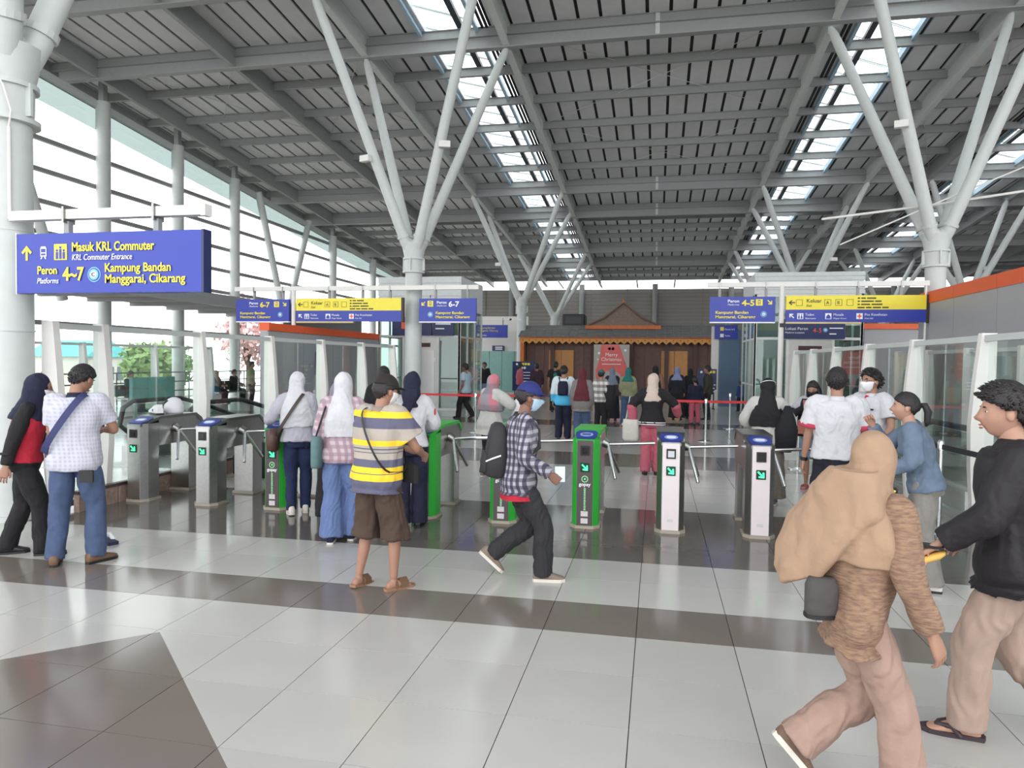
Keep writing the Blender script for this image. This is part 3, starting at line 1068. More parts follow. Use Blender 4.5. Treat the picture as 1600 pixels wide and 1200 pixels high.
# ================================================================== JOGLO HOUSE
def house():
    HX, HY = -1.75, 35.2
    r = thing('wooden_house', 'brown wooden pavilion with carved golden eaves at the far end', 'house', (HX, HY, 0))
    wood_d = mat('dark_brown_wood', srgb(112, 84, 78), .6, var=.15, scale=5)
    wood_m = mat('carved_golden_wood', srgb(206, 142, 62), .5, var=.12)
    wood_o = mat('orange_wood', srgb(196, 104, 44), .5, var=.12)
    slate = mat('roof_shingle_grey', srgb(112, 112, 112), .7, var=.15)
    W2 = 4.85
    MB().span((-W2, 0.4, 0), (W2, 0.6, 2.75)).build('back_wall', wood_d, r)
    for x in np.arange(-W2, W2, 0.5):
        MB().span((x + .01, 0.36, 0), (x + .49, 0.4, 2.7)).build('wall_board', wood_d, r)
    for x in (-W2, -3.4, -1.4, 0.5, 2.2, 3.55, W2):
        MB().span((x - .1, 0.1, 0), (x + .1, 0.32, 2.75)).build('post', mat('post_dark_wood', srgb(82, 56, 50), .55), r)
    MB().span((-W2 - .12, -.25, 0), (-W2 + .06, 0.3, 3.0)).build('corner_post', wood_o, r)
    MB().span((W2 - .06, -.25, 0), (W2 + .12, 0.3, 3.0)).build('corner_post', wood_o, r)
    dmat = mat('amber_door', srgb(196, 138, 78), .5, var=.1)
    for a, c in ((-3.6, -2.35), (1.95, 3.2)):
        d = MB().span((a, 0.28, 0), (c, 0.37, 2.35)).build('door', dmat, r)
        MB().span(((a + c) / 2 - .01, 0.27, 0), ((a + c) / 2 + .01, 0.29, 2.35)).build('door_joint', wood_d, d)
    # eaves with scalloped fringe
    MB().span((-W2 - .15, -.35, 2.86), (W2 + .15, -.3, 3.0)).build('fascia', wood_o, r)
    n = 30
    w = (2 * W2 + .3) / n
    me = MB().poly_y([(-w / 2, 0), (w / 2, 0), (w / 2, -.12), (0, -.26), (-w / 2, -.12)], 0, .03).mesh('scallop')
    hm_ = MB().disc((0, -.032, -.07), .035, d=.003, n=10).mesh('scallop_hole')
    for k in range(n):
        sc = link('scallop', me, wood_m, r, loc=(-W2 - .15 + w * (k + .5), -.34, 2.9))
        link('scallop_hole', hm_, wood_d, sc)
    # tiled roof: rows of shingles
    nr = 7
    for k in range(nr):
        t0 = k / nr
        y0, z0 = -.45 + 1.5 * t0, 2.98 + .62 * t0
        y1, z1 = y0 + .3, z0 + .13
        for q in range(24):
            xa = -W2 - .2 + (2 * W2 + .4) * q / 24
            xb = xa + (2 * W2 + .4) / 24 - .012
            b = MB()
            b.loft([[(xa, y0, z0), (xb, y0, z0), (xb, y0, z0 + .05), (xa, y0, z0 + .05)], [(xa, y1, z1 - .03), (xb, y1, z1 - .03), (xb, y1, z1), (xa, y1, z1)]])
            b.build('shingle', slate, r)
    MB().span((-W2, -.2, 2.75), (W2, 1.2, 2.98)).build('roof_frame', wood_d, r)
    # raised joglo gable
    gx = 0.05
    g = MB()
    g.loft([[(gx - 1.75, .5, 3.55), (gx + 1.75, .5, 3.55), (gx + 1.75, 1.6, 3.55), (gx - 1.75, 1.6, 3.55)], [(gx - .1, .95, 4.72), (gx + .1, .95, 4.72), (gx + .1, 1.15, 4.72), (gx - .1, 1.15, 4.72)]])
    g.build('gable', mat('carved_gable', srgb(126, 110, 100), .7, var=.25, scale=14, bump=.5, bscale=20), r)
    MB().span((gx - 1.85, .4, 3.42), (gx + 1.85, .5, 3.6)).build('gable_beam', wood_o, r)
    MB().tube([(gx - 1.75, .47, 3.6), (gx - .9, .6, 4.0), (gx, .9, 4.75), (gx + .9, .6, 4.0), (gx + 1.75, .47, 3.6)], .05, 6).build('gable_rim', wood_d, r)
    MB().tube([(gx, .95, 4.7), (gx, .95, 4.95)], [.09, .02], 8).build('finial', wood_o, r)
    # spotlight under eave
    return r


house()
o = MB().bbox((-4.9, 36.8, 3.55), (-3.7, 37.8, 4.25), .06).build('water_tank', mat('tank_black', srgb(34, 38, 40), .5))
tag(o, 'dark square unit standing on the house roof left of the gable', 'tank')
MB().span((-4.7, 36.77, 3.75), (-3.9, 36.8, 4.1)).build('tank_grille', mat('tank_grille', srgb(60, 64, 66), .5), o)


# ================================================================== STANDEE AND TOTEMS
def standee():
    r = thing('poster_standee', 'tall pink Merry Christmas poster standee in front of the house', 'poster', (-3.0, 34.4, 0))
    pink = mat('poster_pink', srgb(226, 104, 100), .5, var=.1, scale=2)
    MB().span((0, 0, .1), (1.7, .05, 2.62)).build('board', mat('poster_edge_grey', srgb(176, 168, 160), .5), r)
    MB().poly_y([(.12, .12), (1.6, .12), (1.6, 1.5), (1.35, 2.2), (1.2, 2.6), (.35, 2.6), (.3, 2.0), (.12, 1.4)], 0.0, .006).build('poster_field', pink, r)
    text(r, 'Merry', (.85, -.012, 2.05), .24, wht_s, 'CENTER')
    text(r, 'Christmas', (.85, -.012, 1.83), .24, wht_s, 'CENTER')
    MB().poly_y([(.4, 1.66), (1.3, 1.66), (1.3, 1.69), (.4, 1.69)], -.006, .004).build('poster_line', wht_s, r)
    b = MB()
    for x, z, s in ((.75, 2.42, .07), (.92, 2.42, .07), (.25, 2.2, .06), (1.5, 2.35, .06), (.2, 1.9, .04), (1.5, 1.75, .04)):
        b.disc((x, -.006, z), s, n=10)
    b.build('snow_dot', wht_s, r)
    MB().poly_y([(.3, .15), (1.4, .15), (1.4, .9), (1.25, 1.2), (1.05, 1.35), (.65, 1.35), (.45, 1.2), (.3, .9)], -.004, .006).build('train_shape', mat('poster_train_grey', srgb(176, 172, 178), .5), r)
    MB().poly_y([(.45, .7), (1.25, .7), (1.15, 1.1), (.55, 1.1)], -.01, .004).build('train_window', mat('poster_window', srgb(226, 150, 160), .5), r)
    MB().span((.1, -.1, 0), (1.6, .25, .1)).build('foot', steel_g, r)


standee()


def totem(label, x, y, w, z0, z1):
    r = thing('info_totem', label, 'sign', (x, y, 0))
    MB().span((0, -.03, z0), (w, .03, z1)).build('board', blue_d, r)
    for xx in (.1, w - .1):
        MB().tube([(xx, 0, 0), (xx, 0, z0)], .025, 8).build('leg', black_m, r)
        MB().span((xx - .05, -.2, 0), (xx + .05, .2, .03)).build('foot', black_m, r)
    b = MB()
    for k in range(3):
        b.poly_y([(w * .42 + .13 * k, z1 - .16), (w * .42 + .13 * k + .1, z1 - .16), (w * .42 + .13 * k + .1, z1 - .06), (w * .42 + .13 * k, z1 - .06)], -.031, .003)
    b.build('icon_plate', yel_s, r)
    b = MB()
    for k, (xa, xb) in enumerate(((.5, .8), (.45, .95), (.5, .9), (.3, .95))):
        zz = z1 - .5 - .13 * k
        b.poly_y([(w * xa, zz), (w * xb, zz), (w * xb, zz + .035), (w * xa, zz + .035)], -.031, .003)
    b.disc((w * .55, -.033, z1 - .28), .06, n=12)
    b.disc((w * .2, -.033, z1 - .12), .05, n=12)
    b.build('print_line', wht_s, r)


totem('dark blue information board standing in front of the middle column', -6.3, 31.0, 1.0, .45, 1.75)
totem('dark blue information board standing right of the house door', 1.55, 28.5, .72, .75, 1.55)


# ================================================================== GLASS BARRIERS
def barrier(label, X, ys, ztop, inward, name='glass_barrier', glass=None):
    """inward: +1 the thick foot of each post bulges towards +X"""
    glass = glass or glass_c
    r = thing(name, label, 'glass barrier', (X, 0, 0))
    # tapered post: profile in XZ? plates seen almost edge-on along Y, wide in Y, tapering to the top
    prof = [(-.07, 0), (.07, 0), (.12, .7), (.13, 1.15), (.1, 1.6), (.05, ztop), (-.09, ztop), (-.09, 1.2)]
    b = MB()
    rings = [[(x, yy, z) for x, z in [(p[0] * inward, p[1]) for p in prof]] for yy in (-.045, .045)]
    b.loft(rings)
    me = b.mesh('post')
    bm = bmesh.new(); bm.from_mesh(me); bmesh.ops.recalc_face_normals(bm, faces=bm.faces); bm.to_mesh(me); bm.free()
    for y in ys:
        link('post', me, white_p, r, loc=(0, y, 0))
    for y0, y1 in zip(ys[:-1], ys[1:]):
        MB().span((-.03, y0 + .05, ztop - .085), (.03, y1 - .05, ztop - .02)).build('top_rail', steel_w, r)
        mid = (y0 + y1) / 2
        for a, c in ((y0 + .06, mid - .008), (mid + .008, y1 - .06)):
            MB().span((-.006, a, .12), (.006, c, ztop - .09)).build('glass_pane', glass, r)
        MB().span((-.035, y0 + .05, .05), (.035, y1 - .05, .12)).build('bottom_rail', inox, r)
    return r


LY = [6.62, 7.34, 9.2, 11.1, 13.0, 14.95, 16.85]
RY = [4.05, 6.1, 8.12, 10.15, 12.24, 14.35, 16.37, 18.3]
barrier('left glass barrier with white tapered posts beside the turnstiles', -6.5, LY, 2.13, 1)
barrier('right glass barrier with white tapered posts beside the escalator', 3.3, RY, 2.1, -1)
barrier('second glass barrier with white posts at the left waiting area', -14.2, [5.0, 7.6, 10.2, 12.8, 15.4, 18.0, 20.6], 2.1, 1)
barrier('second glass barrier with white posts beyond the right escalator', 5.6, [8.4, 10.4, 12.4, 14.4, 16.4, 18.3], 2.1, 1)
# stone kerb below the left barrier
kerb = thing('stone_kerb', 'brown stone kerb below the left glass barrier', 'kerb', (-6.5, 0, 0))
stone = mat('kerb_stone_brown', srgb(150, 128, 116), .6, var=.3, scale=22)
for k in range(6):
    y0 = 6.75 + k * 0.62
    MB().bbox((.125, y0 + .006, 0), (.195, y0 + .614, .2), .012).build('stone', stone, kerb)
MB().span((.12, 6.75, .2), (.2, 10.47, .235)).build('kerb_cap', mat('kerb_cap_dark', srgb(64, 52, 48), .4), kerb)


# ================================================================== ESCALATORS
def escalator(label, xc, y0, y1, w, steps=10):
    r = thing('escalator', label, 'escalator', (xc, 0, 0))
    for s in (-1, 1):
        x = s * w / 2
        path = [(x, y0 - .1, .55), (x, y0 - .22, .8), (x, y0, .98), (x, y0 + 1.2, .98), (x, y1, .98 - (y1 - y0 - 1.2) * .0 + .0)]
        path = [(x, y0 + .15, .45), (x, y0 - .1, .62), (x, y0 - .02, .9), (x, y0 + .2, 1.0), (x, y0 + 1.4, 1.0), (x, y0 + 2.2, .82), (x, y1, -.35 + .0)]
        MB().tube(path, .04, 10).build('handrail', black_m, r, smooth=True)
        b = MB()
        top = path[3:]
        b.loft([[(x - .008, p[1], max(0.03, p[2] - .72)), (x + .008, p[1], max(0.03, p[2] - .72)), (x + .008, p[1], max(.04, p[2] - .05)), (x - .008, p[1], max(.04, p[2] - .05))] for p in top])
        b.build('balustrade_glass', glass_g, r)
        MB().span((x - .09, y0 + .05, 0), (x + .09, y1, .26)).build('skirt', inox, r)
    MB().span((-w / 2, y0 - .5, 0.001), (w / 2, y0 + .6, .02)).build('comb_plate', inox, r)
    for k in range(steps):
        ya = y0 + .6 + k * .4
        MB().span((-w / 2 + .1, ya, .02), (w / 2 - .1, ya + .39, .05)).build('step', mat('step_metal', (.2, .2, .2), .4, .9), r)
    return r


escalator('escalator with black handrails behind the right glass barrier', 4.35, 9.3, 15.5, 1.25)
escalator('escalator with black handrails behind the left glass barrier', -8.0, 10.2, 16.5, 1.25)

# ================================================================== TURNSTILES
green_p = mat('gate_green', srgb(52, 172, 62), .4, var=.03)
panel_d = mat('gate_panel_charcoal', srgb(84, 74, 76), .45, var=.05)
panel_w = mat('gate_panel_white', srgb(228, 218, 220), .4, var=.02)
led_m = mat('led_green', srgb(40, 230, 120), .4, emit=srgb(60, 240, 140), estr=2.2)
scr_d = mat('screen_dark_green', srgb(12, 44, 34), .3)
pad_m = mat('card_pad_blue', srgb(40, 58, 140), .35)
scr_w = mat('reader_screen', srgb(205, 208, 216), .3)
base_m = mat('gate_base_beige', srgb(170, 160, 146), .5)


def gate(label, cx, style, screen):
    FY = 7.43
    r = thing('turnstile', label, 'turnstile', (cx, FY, 0), 0, 'turnstiles in the gate line')
    body = green_p if style == 'green' else inox
    face = {'green': panel_d, 'steel': inox, 'white': panel_w}[style]
    ped = [(-.088, 0), (.088, 0), (.14, .075), (.14, .26), (-.14, .26), (-.14, .075)]
    MB().prism([(x * 1.12, y * 1.0 - .012 if y < .1 else y + .02) for x, y in ped], 0, .03).build('base_plate', base_m, r)
    MB().prism(ped, .03, .94).build('front_pedestal', body, r)
    MB().span((-.083, -.008, .035), (.083, 0, .93)).build('front_panel', face, r)
    MB().prism([(-.13, .84), (.13, .84), (.13, 1.06), (-.13, 1.06)], .03, .7).build('rear_pedestal', inox, r)
    MB().span((-.15, .82, 0), (.15, 1.08, .03)).build('rear_base', base_m, r)
    # housing bridging both pedestals
    b = MB()
    prof = [(.262, .66), (1.06, .66), (1.1, .74), (1.1, .9), (.98, 1.0), (.3, 1.0), (.262, .98)]
    b.loft([[(x, y, z) for y, z in prof] for x in (-.14, .14)])
    b.build('housing', inox, r)
    b = MB()
    lid = [(-.0, .935), (.3, 1.02), (.98, 1.02), (1.1, .95), (1.13, .9), (1.1, .88), (.98, .985), (.3, .985), (0, .905)]
    w0 = .15
    V = []
    for sx in (-1, 1):
        V.append([((sx * (.098 if y < .05 else w0)), y - .005, z) for y, z in lid])
    b.loft(V)
    b.build('lid', green_p if style == 'green' else inox_d, r)
    # card pad lying on the sloping front of the lid
    n = Vector((0, -.085, .3)).normalized()
    t = Vector((0, .3, .085)).normalized()
    c0 = Vector((0, .0, .938))
    def onlid(x, s, h):
        return c0 + Vector((x, 0, 0)) + t * s + n * h
    outline = [(-.085, .02), (.085, .02), (.115, .1), (.115, .2), (.08, .25), (-.08, .25), (-.115, .2), (-.115, .1)]
    b = MB()
    b.loft([[onlid(x, s, h) for x, s in outline] for h in (.0, .008)])
    pad = b.build('card_pad', pad_m, r)
    b = MB()
    b.loft([[onlid(.07 * math.cos(q), .13 + .055 * math.sin(q), h) for q in [2 * math.pi * k / 18 for k in range(18)]] for h in (.008, .011)])
    b.build('pad_ring', mat('pad_pale_blue', srgb(150, 170, 215), .4), pad)
    b = MB()
    b.loft([[onlid(x, s, h) for x, s in ((-.045, .105), (.045, .105), (.045, .15), (-.045, .15))] for h in (.011, .014)])
    b.build('pad_card', wht_s if style != 'green' else mat('pad_card_navy', srgb(70, 84, 150), .4), pad)
    # reader window
    rd = MB().span((-.047, -.02, .775), (.047, -.008, .875)).build('reader', black_m, r)
    MB().span((-.032, -.024, .79), (.032, -.02, .855)).build('reader_screen', scr_w if screen else mat('screen_black', srgb(20, 24, 26), .2), rd)
    # arrow display
    ar = MB().span((-.047, -.016, .6), (.047, -.008, .695)).build('arrow_display', scr_d, r)
    MB().poly_y(arrow_poly(0.0, .647, .088, math.radians(-135)), -.016, .003).build('led_arrow', led_m, ar)
    if style == 'green':
        b = MB()
        ring = [[(rr * math.cos(q), -.012 + (-.0), .525 + rr * math.sin(q)) for q in [2 * math.pi * k / 20 for k in range(20)]] for rr in (.036, .026)]
        b.loft([ring[0], [(x, -.014, z) for x, y, z in ring[0]], [(x, -.014, z) for x, y, z in ring[1]], ring[1]], cap=False)
        lg = b.build('logo_ring', mat('logo_pale_green', srgb(150, 226, 160), .4), r)
        MB().disc((0, -.012, .525), .011, n=10, d=.004).build('logo_dot', MATS['logo_pale_green'], lg)
        text(r, 'gopay', (0, -.012, .452), .052, wht_s, 'CENTER', bold=.0012)
        b = MB()
        random.seed(int(cx * 100) + 500)
        z = .43
        while z > .2:
            h = random.choice((.007, .011, .014))
            b.poly_y([(-.009, z - h), (.009 + random.uniform(0, .006), z - h), (.009, z), (-.009, z)], -.01, .003)
            z -= h + .005
        o = b.build('vertical_print', MATS['logo_pale_green'], r)
        tag(o, kind='stuff')
        for z in (.13, .055):
            MB().span((-.038, -.011, z), (.036, -.008, z + .055)).build('sticker', mat('sticker_white', srgb(214, 208, 210), .5), r)
    elif style == 'white':
        MB().span((-.03, -.011, .12), (.03, -.008, .15)).build('sticker', mat('sticker_faint', srgb(206, 204, 206), .5), r)
    # tripod on the right-hand side
    hub = Vector((.14, .56, .86))
    hb = MB().tube([hub, hub + Vector((.06, 0, -.03))], [.055, .045], 16).build('tripod_hub', inox_d, r, smooth=True)
    hc = hub + Vector((.055, 0, -.025))
    for d in ((.52, 0.0, .03), (.1, -.17, -.36), (.12, .2, -.34)):
        v = Vector(d)
        MB().tube([hc, hc + v * .06, hc + v], [.016, .019, .019], 10).build('tripod_arm', chrome, r, smooth=True)
    return r


gate('steel turnstile with the white sneaker on top, leftmost in the gate line', -6.15, 'steel', False)
gate('plain steel turnstile second from the left of the gate line', -5.22, 'steel', False)
gate('green sided turnstile where the woman in white hijab and jeans leans', -4.32, 'green', False)
gate('green sided turnstile mostly hidden by the woman in pale blue trousers', -3.44, 'green', False)
gate('green sided turnstile right of the guard in navy hijab', -2.52, 'green', False)
gate('green sided turnstile behind the walking man with black backpack', -1.62, 'green', True)
gate('green sided turnstile right of the walking man in plaid shirt', -.72, 'green', False)
gate('white faced turnstile in front of the woman in pink trousers', .16, 'white', True)
gate('white faced turnstile rightmost in the gate line', 1.04, 'white', False)


# ================================================================== STANCHIONS AND BELTS
def stanchion(label, x, y, belts=(), m_=chrome, h=.95):
    r = thing('queue_stanchion', label, 'stanchion', (x, y, 0), 0, 'queue stanchions')
    MB().tube([(0, 0, 0), (0, 0, .015), (0, 0, .03)], [.16, .16, .06], 24).build('base', m_, r, smooth=True)
    MB().tube([(0, 0, .02), (0, 0, h)], .026, 14).build('post', m_, r, smooth=True)
    MB().tube([(0, 0, h - .09), (0, 0, h), (0, 0, h + .02)], [.034, .034, .02], 14).build('head', m_, r, smooth=True)
    for (dx, dy, bm_) in belts:
        L = math.hypot(dx, dy)
        a = math.atan2(dy, dx)
        b = MB()
        b.box((dx / 2, dy / 2, h - .05), (L - .08, .008, .055), a)
        b.build('belt', bm_, r)
    return r


red_b = mat('belt_red', srgb(206, 52, 62), .6)
blk_b = mat('belt_black', srgb(44, 48, 52), .6)
stanchion('chrome stanchion left of the woman in grey and pink hijab holding a red belt', -4.35, 16.9, ((-2.0, 0.1, red_b), (1.3, .3, red_b)))
stanchion('chrome stanchion right of the woman in pink trousers holding a red belt', 1.1, 16.5, ((-1.6, .1, red_b), (1.1, .1, red_b)))
stanchion('chrome stanchion farther back near the slate blue pillar', 1.95, 19.9)
stanchion('chrome stanchion at the escalator behind the man in black jacket', 2.98, 8.3, ((.16, -1.5, blk_b), (-.1, 1.6, blk_b)))
stanchion('chrome stanchion near the girl in black mask', 2.35, 12.6, ((-.2, 1.9, blk_b), (.7, -2.0, blk_b)))


# ================================================================== ODDS AND ENDS ON THE LEFT
def sneaker(name, label, loc, rz):
    r = thing(name, label, 'shoe', loc, rz)
    b = MB()
    b.loft([[(x * wx, y, z0 + (z1 - z0) * t) for x, t in ((-1, 0), (1, 0), (1.05, .4), (.7, 1), (-.7, 1), (-1.05, .4))] for y, wx, z0, z1 in ((-.13, .035, .02, .09), (-.09, .05, .02, .13), (0, .052, .02, .11), (.08, .055, .02, .075), (.14, .05, .02, .06), (.17, .025, .02, .045))])
    b.build('upper', mat('sneaker_white', srgb(232, 232, 236), .6), r, smooth=True)
    MB().prism([(-.05, -.13), (.05, -.13), (.058, .08), (.03, .175), (-.03, .175), (-.058, .08)], 0, .022).build('sole', black_m, r)
    MB().span((-.056, -.03, .04), (.056, .0, .07)).build('stripe', black_m, r)
    return r


# rounded white helmet-like bag and shoe lying on the first turnstile
r = thing('helmet_bag', 'rounded white bag with a black slit lying on the leftmost turnstile', 'bag', (-6.15, 8.16, 1.02))
b = MB()
b.loft([[(r_ * math.cos(q) * .95, r_ * math.sin(q), z) for q in [2 * math.pi * k / 20 for k in range(20)]] for z, r_ in ((0, .105), (.03, .122), (.09, .125), (.15, .105), (.19, .07), (.208, .03))])
b.build('shell', mat('bag_white', srgb(226, 224, 232), .6), r, smooth='all')
MB().tube([(-.07, -.095, .13), (-.045, -.1, .155), (-.02, -.09, .17)], [.006, .013, .006], 6).build('slit', black_m, r)
sneaker('sneaker', 'white sneaker with black sole lying tilted on the leftmost turnstile', (-6.22, 7.92, 1.021), 1.0)
# black luggage behind the first turnstiles
r = thing('black_bag', 'black soft travel bag on the floor behind the leftmost turnstile', 'bag', (-5.72, 9.5, 0))
b = MB()
b.loft([[(x, y, z) for x, y in ((-.33 * s, -.16 * s), (.33 * s, -.16 * s), (.38 * s, 0), (.33 * s, .16 * s), (-.33 * s, .16 * s), (-.38 * s, 0))] for z, s in ((.0, .9), (.06, 1.03), (.3, 1.05), (.45, .85), (.5, .5))])
b.build('bag_body', mat('bag_black_fabric', srgb(30, 32, 36), .8), r, smooth=True)
MB().tube([(-.15, 0, .48), (-.1, 0, .58), (.1, 0, .58), (.15, 0, .48)], .014, 8).build('handle', black_m, r)
# white leaning board beside kerb
r = thing('white_board', 'thin white plastic sheet leaning on the kerb behind the woman in red vest', 'board', (-6.02, 6.0, 0))
b = MB()
b.loft([[(-.12, .1, 0.0), (.06, .02, 0), (.02, .0, .62), (-.2, .12, .62)], [(-.12, .12, 0.0), (.06, .04, 0), (.02, .02, .62), (-.2, .14, .62)]])
b.build('sheet', mat('board_white', srgb(222, 226, 230), .5), r)
MB().box((-.07, .04, .36), (.07, .01, .1), -.4).build('print_mark', mat('board_mark', srgb(90, 120, 130), .6), r)
r = thing('flower_pot', 'small terracotta pot with a green plant beside the left glass barrier', 'plant pot', (-6.34, 8.95, .236))
MB().tube([(0, 0, 0), (0, 0, .12)], [.05, .075], 14).build('pot', mat('terracotta', srgb(150, 84, 60), .7), r, smooth=True)
b = MB()
random.seed(4)
for k in range(60):
    a, e = random.uniform(0, 6.28), random.uniform(.2, 1.4)
    d = Vector((math.cos(a) * math.cos(e), math.sin(a) * math.cos(e), math.sin(e))) * random.uniform(.08, .2)
    p = Vector((0, 0, .12)) + d
    s = Vector((-d.y, d.x, 0)).normalized() * .02
    b.add([p - d * .25, p - s, p + d * .25, p + s], [(0, 1, 2, 3)])
o = b.build('leaves', mat('leaf_green', srgb(120, 160, 80), .6), r)
tag(o, kind='stuff')
r = thing('floor_slipper', 'single navy and white slipper lying behind the man in jeans', 'slipper', (-5.02, 5.72, 0), 1.1)
MB().prism([(-.045, -.13), (.045, -.13), (.055, .05), (.03, .14), (-.03, .14), (-.055, .05)], 0, .03).build('sole', mat('slipper_navy', srgb(34, 36, 70), .7), r)
MB().tube([(-.055, .0, .02), (-.03, .03, .075), (.03, .03, .075), (.055, .0, .02)], .022, 8).build('strap', wht_s, r)


# ================================================================== OUTSIDE, SEEN THROUGH THE LEFT SIDE
def tree(label, loc, h, rad, col, dens=1500, trunk=True, seed=1):
    r = thing('tree', label, 'tree', loc)
    rng = np.random.default_rng(seed)
    n = dens
    d = rng.normal(size=(n, 3))
    d /= np.linalg.norm(d, axis=1)[:, None]
    rr = rng.uniform(.55, 1.0, n)[:, None]
    lob = 1 + .25 * np.sin(d[:, :1] * 5 + seed) * np.cos(d[:, 2:] * 4)
    P = d * rr * lob * np.array(rad) + np.array([0, 0, h])
    a = rng.normal(size=(n, 3)); a /= np.linalg.norm(a, axis=1)[:, None]
    c = np.cross(a, d); c /= np.linalg.norm(c, axis=1)[:, None] + 1e-6
    s = rng.uniform(.12, .3, n)[:, None]
    V = np.stack([P - a * s, P - c * s * .6, P + a * s, P + c * s * .6], 1).reshape(-1, 3)
    b = MB()
    b.v = [tuple(v) for v in V]
    b.f = [(4 * k, 4 * k + 1, 4 * k + 2, 4 * k + 3) for k in range(n)]
    b.m = [0] * n
    o = link('foliage', b.mesh('foliage'), mat('foliage_' + label.split()[0], col, .7, var=.3), r)
    tag(o, kind='stuff')
    MB().tube([(0, 0, -6 - loc[2]), (.1, 0, h * .4), (0, 0, h)], [.22, .16, .05], 8).build('trunk', mat('bark', srgb(110, 96, 84), .9), r)
    for k in range(5):
        q = k * 1.3
        MB().tube([(0, 0, h - rad[2] * .9), (math.cos(q) * rad[0] * .5, math.sin(q) * rad[1] * .5, h + rad[2] * .3)], [.1, .03], 6).build('branch', MATS['bark'], r)


tree('green bushy tree outside the left glass', (-27, 34.4, -1), 2.3, (1.9, 1.9, 1.3), srgb(150, 180, 112), 1500, seed=2)
tree('pink blossoming tree outside the left glass', (-25.5, 40.8, -1), 4.3, (1.9, 1.9, 2.2), srgb(236, 200, 200), 700, seed=5)
r = thing('teal_roof_building', 'low pale building with a bright teal roof outside on the left', 'building', (-46, 49.5, -6))
MB().span((-2.6, -2.2, 0), (2.6, 2.2, 7.7)).build('wall', mat('pale_building', srgb(220, 214, 206), .8), r)
b = MB()
b.loft([[(-2.9, -2.5, 7.7), (2.9, -2.5, 7.7), (2.9, 2.5, 7.7), (-2.9, 2.5, 7.7)], [(-2.8, -.3, 9.0), (2.8, -.3, 9.0), (2.8, .3, 9.0), (-2.8, .3, 9.0)]])
b.build('roof', mat('teal_roof', srgb(96, 196, 200), .6), r)
for k in range(4):
    MB().span((2.6, -1.9 + 1.0 * k, 5.8), (2.65, -1.3 + 1.0 * k, 6.9)).build('window', mat('window_dark', srgb(90, 104, 112), .3), r)
r = thing('brown_building', 'plain brown building behind the green tree outside', 'building', (-48, 58, -6))
MB().span((-2, -2, 0), (2, 2, 8.4)).build('wall', mat('tan_building', srgb(176, 156, 140), .8), r)
MB().span((-2.1, -2.1, 8.4), (2.1, 2.1, 8.6)).build('roof', steel_g, r)
# railing fence along the left edge
r = thing('edge_railing', 'dark metal railing along the open left edge', 'railing', (WX + .5, 0, 0))
rail = mat('railing_dark', srgb(96, 100, 104), .5)
for z in (1.15, .78, .42):
    MB().tube([(0, 2, z), (0, 50, z)], .025, 6).build('rail', rail, r)
for y in np.arange(2, 50, 2.0):
    MB().tube([(0, y, 0), (0, y, 1.15)], .025, 6).build('post', rail, r)
# bench, teal panel
for k, (y, lab) in enumerate(((15.2, 'nearest metal waiting bench behind the left barriers'), (19.3, 'middle metal waiting bench behind the left barriers'), (24.0, 'farthest metal waiting bench behind the left barriers'))):
    r = thing('waiting_bench', lab, 'bench', (-16.4, y, 0))
    for q in range(4):
        MB().bbox((-.25, q * .55, .4), (.25, q * .55 + .5, .45), .015).build('seat', inox_d, r)
        MB().bbox((-.3, q * .55, .48), (-.24, q * .55 + .5, .85), .015).build('backrest', inox_d, r)
    for q in (.2, 1.9):
        MB().span((-.2, q, 0), (.2, q + .06, .4)).build('leg', steel_g, r)
r = thing('advertising_board', 'teal advertising board standing in the left waiting area', 'board', (-13.5, 17.05, 0))
b = MB()
b.bbox((-.05, -.85, .6), (.05, .85, 1.2), .02)
b.build('board', mat('teal_board', srgb(96, 156, 148), .5), r)
for yy in (-.7, .7):
    MB().span((-.03, yy - .03, 0), (.03, yy + .03, .6)).build('leg', steel_g, r)

# ================================================================== PEOPLE
def remesh(mb, voxel, smooth=3, fold=0.0, seed=0, fscale=1.0):
    """union of closed shapes as one continuous surface"""
    me = mb.mesh('tmp')
    ob = bpy.data.objects.new('tmp', me)
    COL.objects.link(ob)
    md = ob.modifiers.new('r', 'REMESH')
    md.mode = 'VOXEL'
    md.voxel_size = voxel
    if smooth:
        sm = ob.modifiers.new('s', 'SMOOTH')
        sm.factor = 0.5
        sm.iterations = smooth
    dg = bpy.context.evaluated_depsgraph_get()
    out = bpy.data.meshes.new_from_object(ob.evaluated_get(dg))
    bpy.data.objects.remove(ob, do_unlink=True)
    bpy.data.meshes.remove(me)
    if fold:
        n = len(out.vertices)
        P = np.empty(n * 3)
        N = np.empty(n * 3)
        out.vertices.foreach_get('co', P)
        out.vertices.foreach_get('normal', N)
        P = P.reshape(-1, 3)
        N = N.reshape(-1, 3)
        rng = np.random.default_rng(seed)
        d = np.zeros(n)
        for k in range(7):
            kv = rng.normal(size=3) * np.array([22, 22, 13]) * fscale
            d += np.sin(P @ kv + rng.uniform(0, 6.28) + 1.3 * np.sin(P @ (kv[::-1] * .4))) / (1 + .25 * k)
        d = np.tanh(d * .7) + .35 * np.sin(P @ (rng.normal(size=3) * np.array([60, 60, 34]) * fscale) + d * 2)
        P = P + N * (d * fold)[:, None]
        out.vertices.foreach_set('co', P.ravel())
        out.update()
    out.materials.clear()
    return out


def ering(c, ax, ay, rx, ry, n=20, p=2.4):
    out = []
    for k in range(n):
        q = 2 * math.pi * k / n
        cx, sy = math.cos(q), math.sin(q)
        out.append(c + ax * (rx * math.copysign(abs(cx) ** (2 / p), cx)) + ay * (ry * math.copysign(abs(sy) ** (2 / p), sy)))
    return out


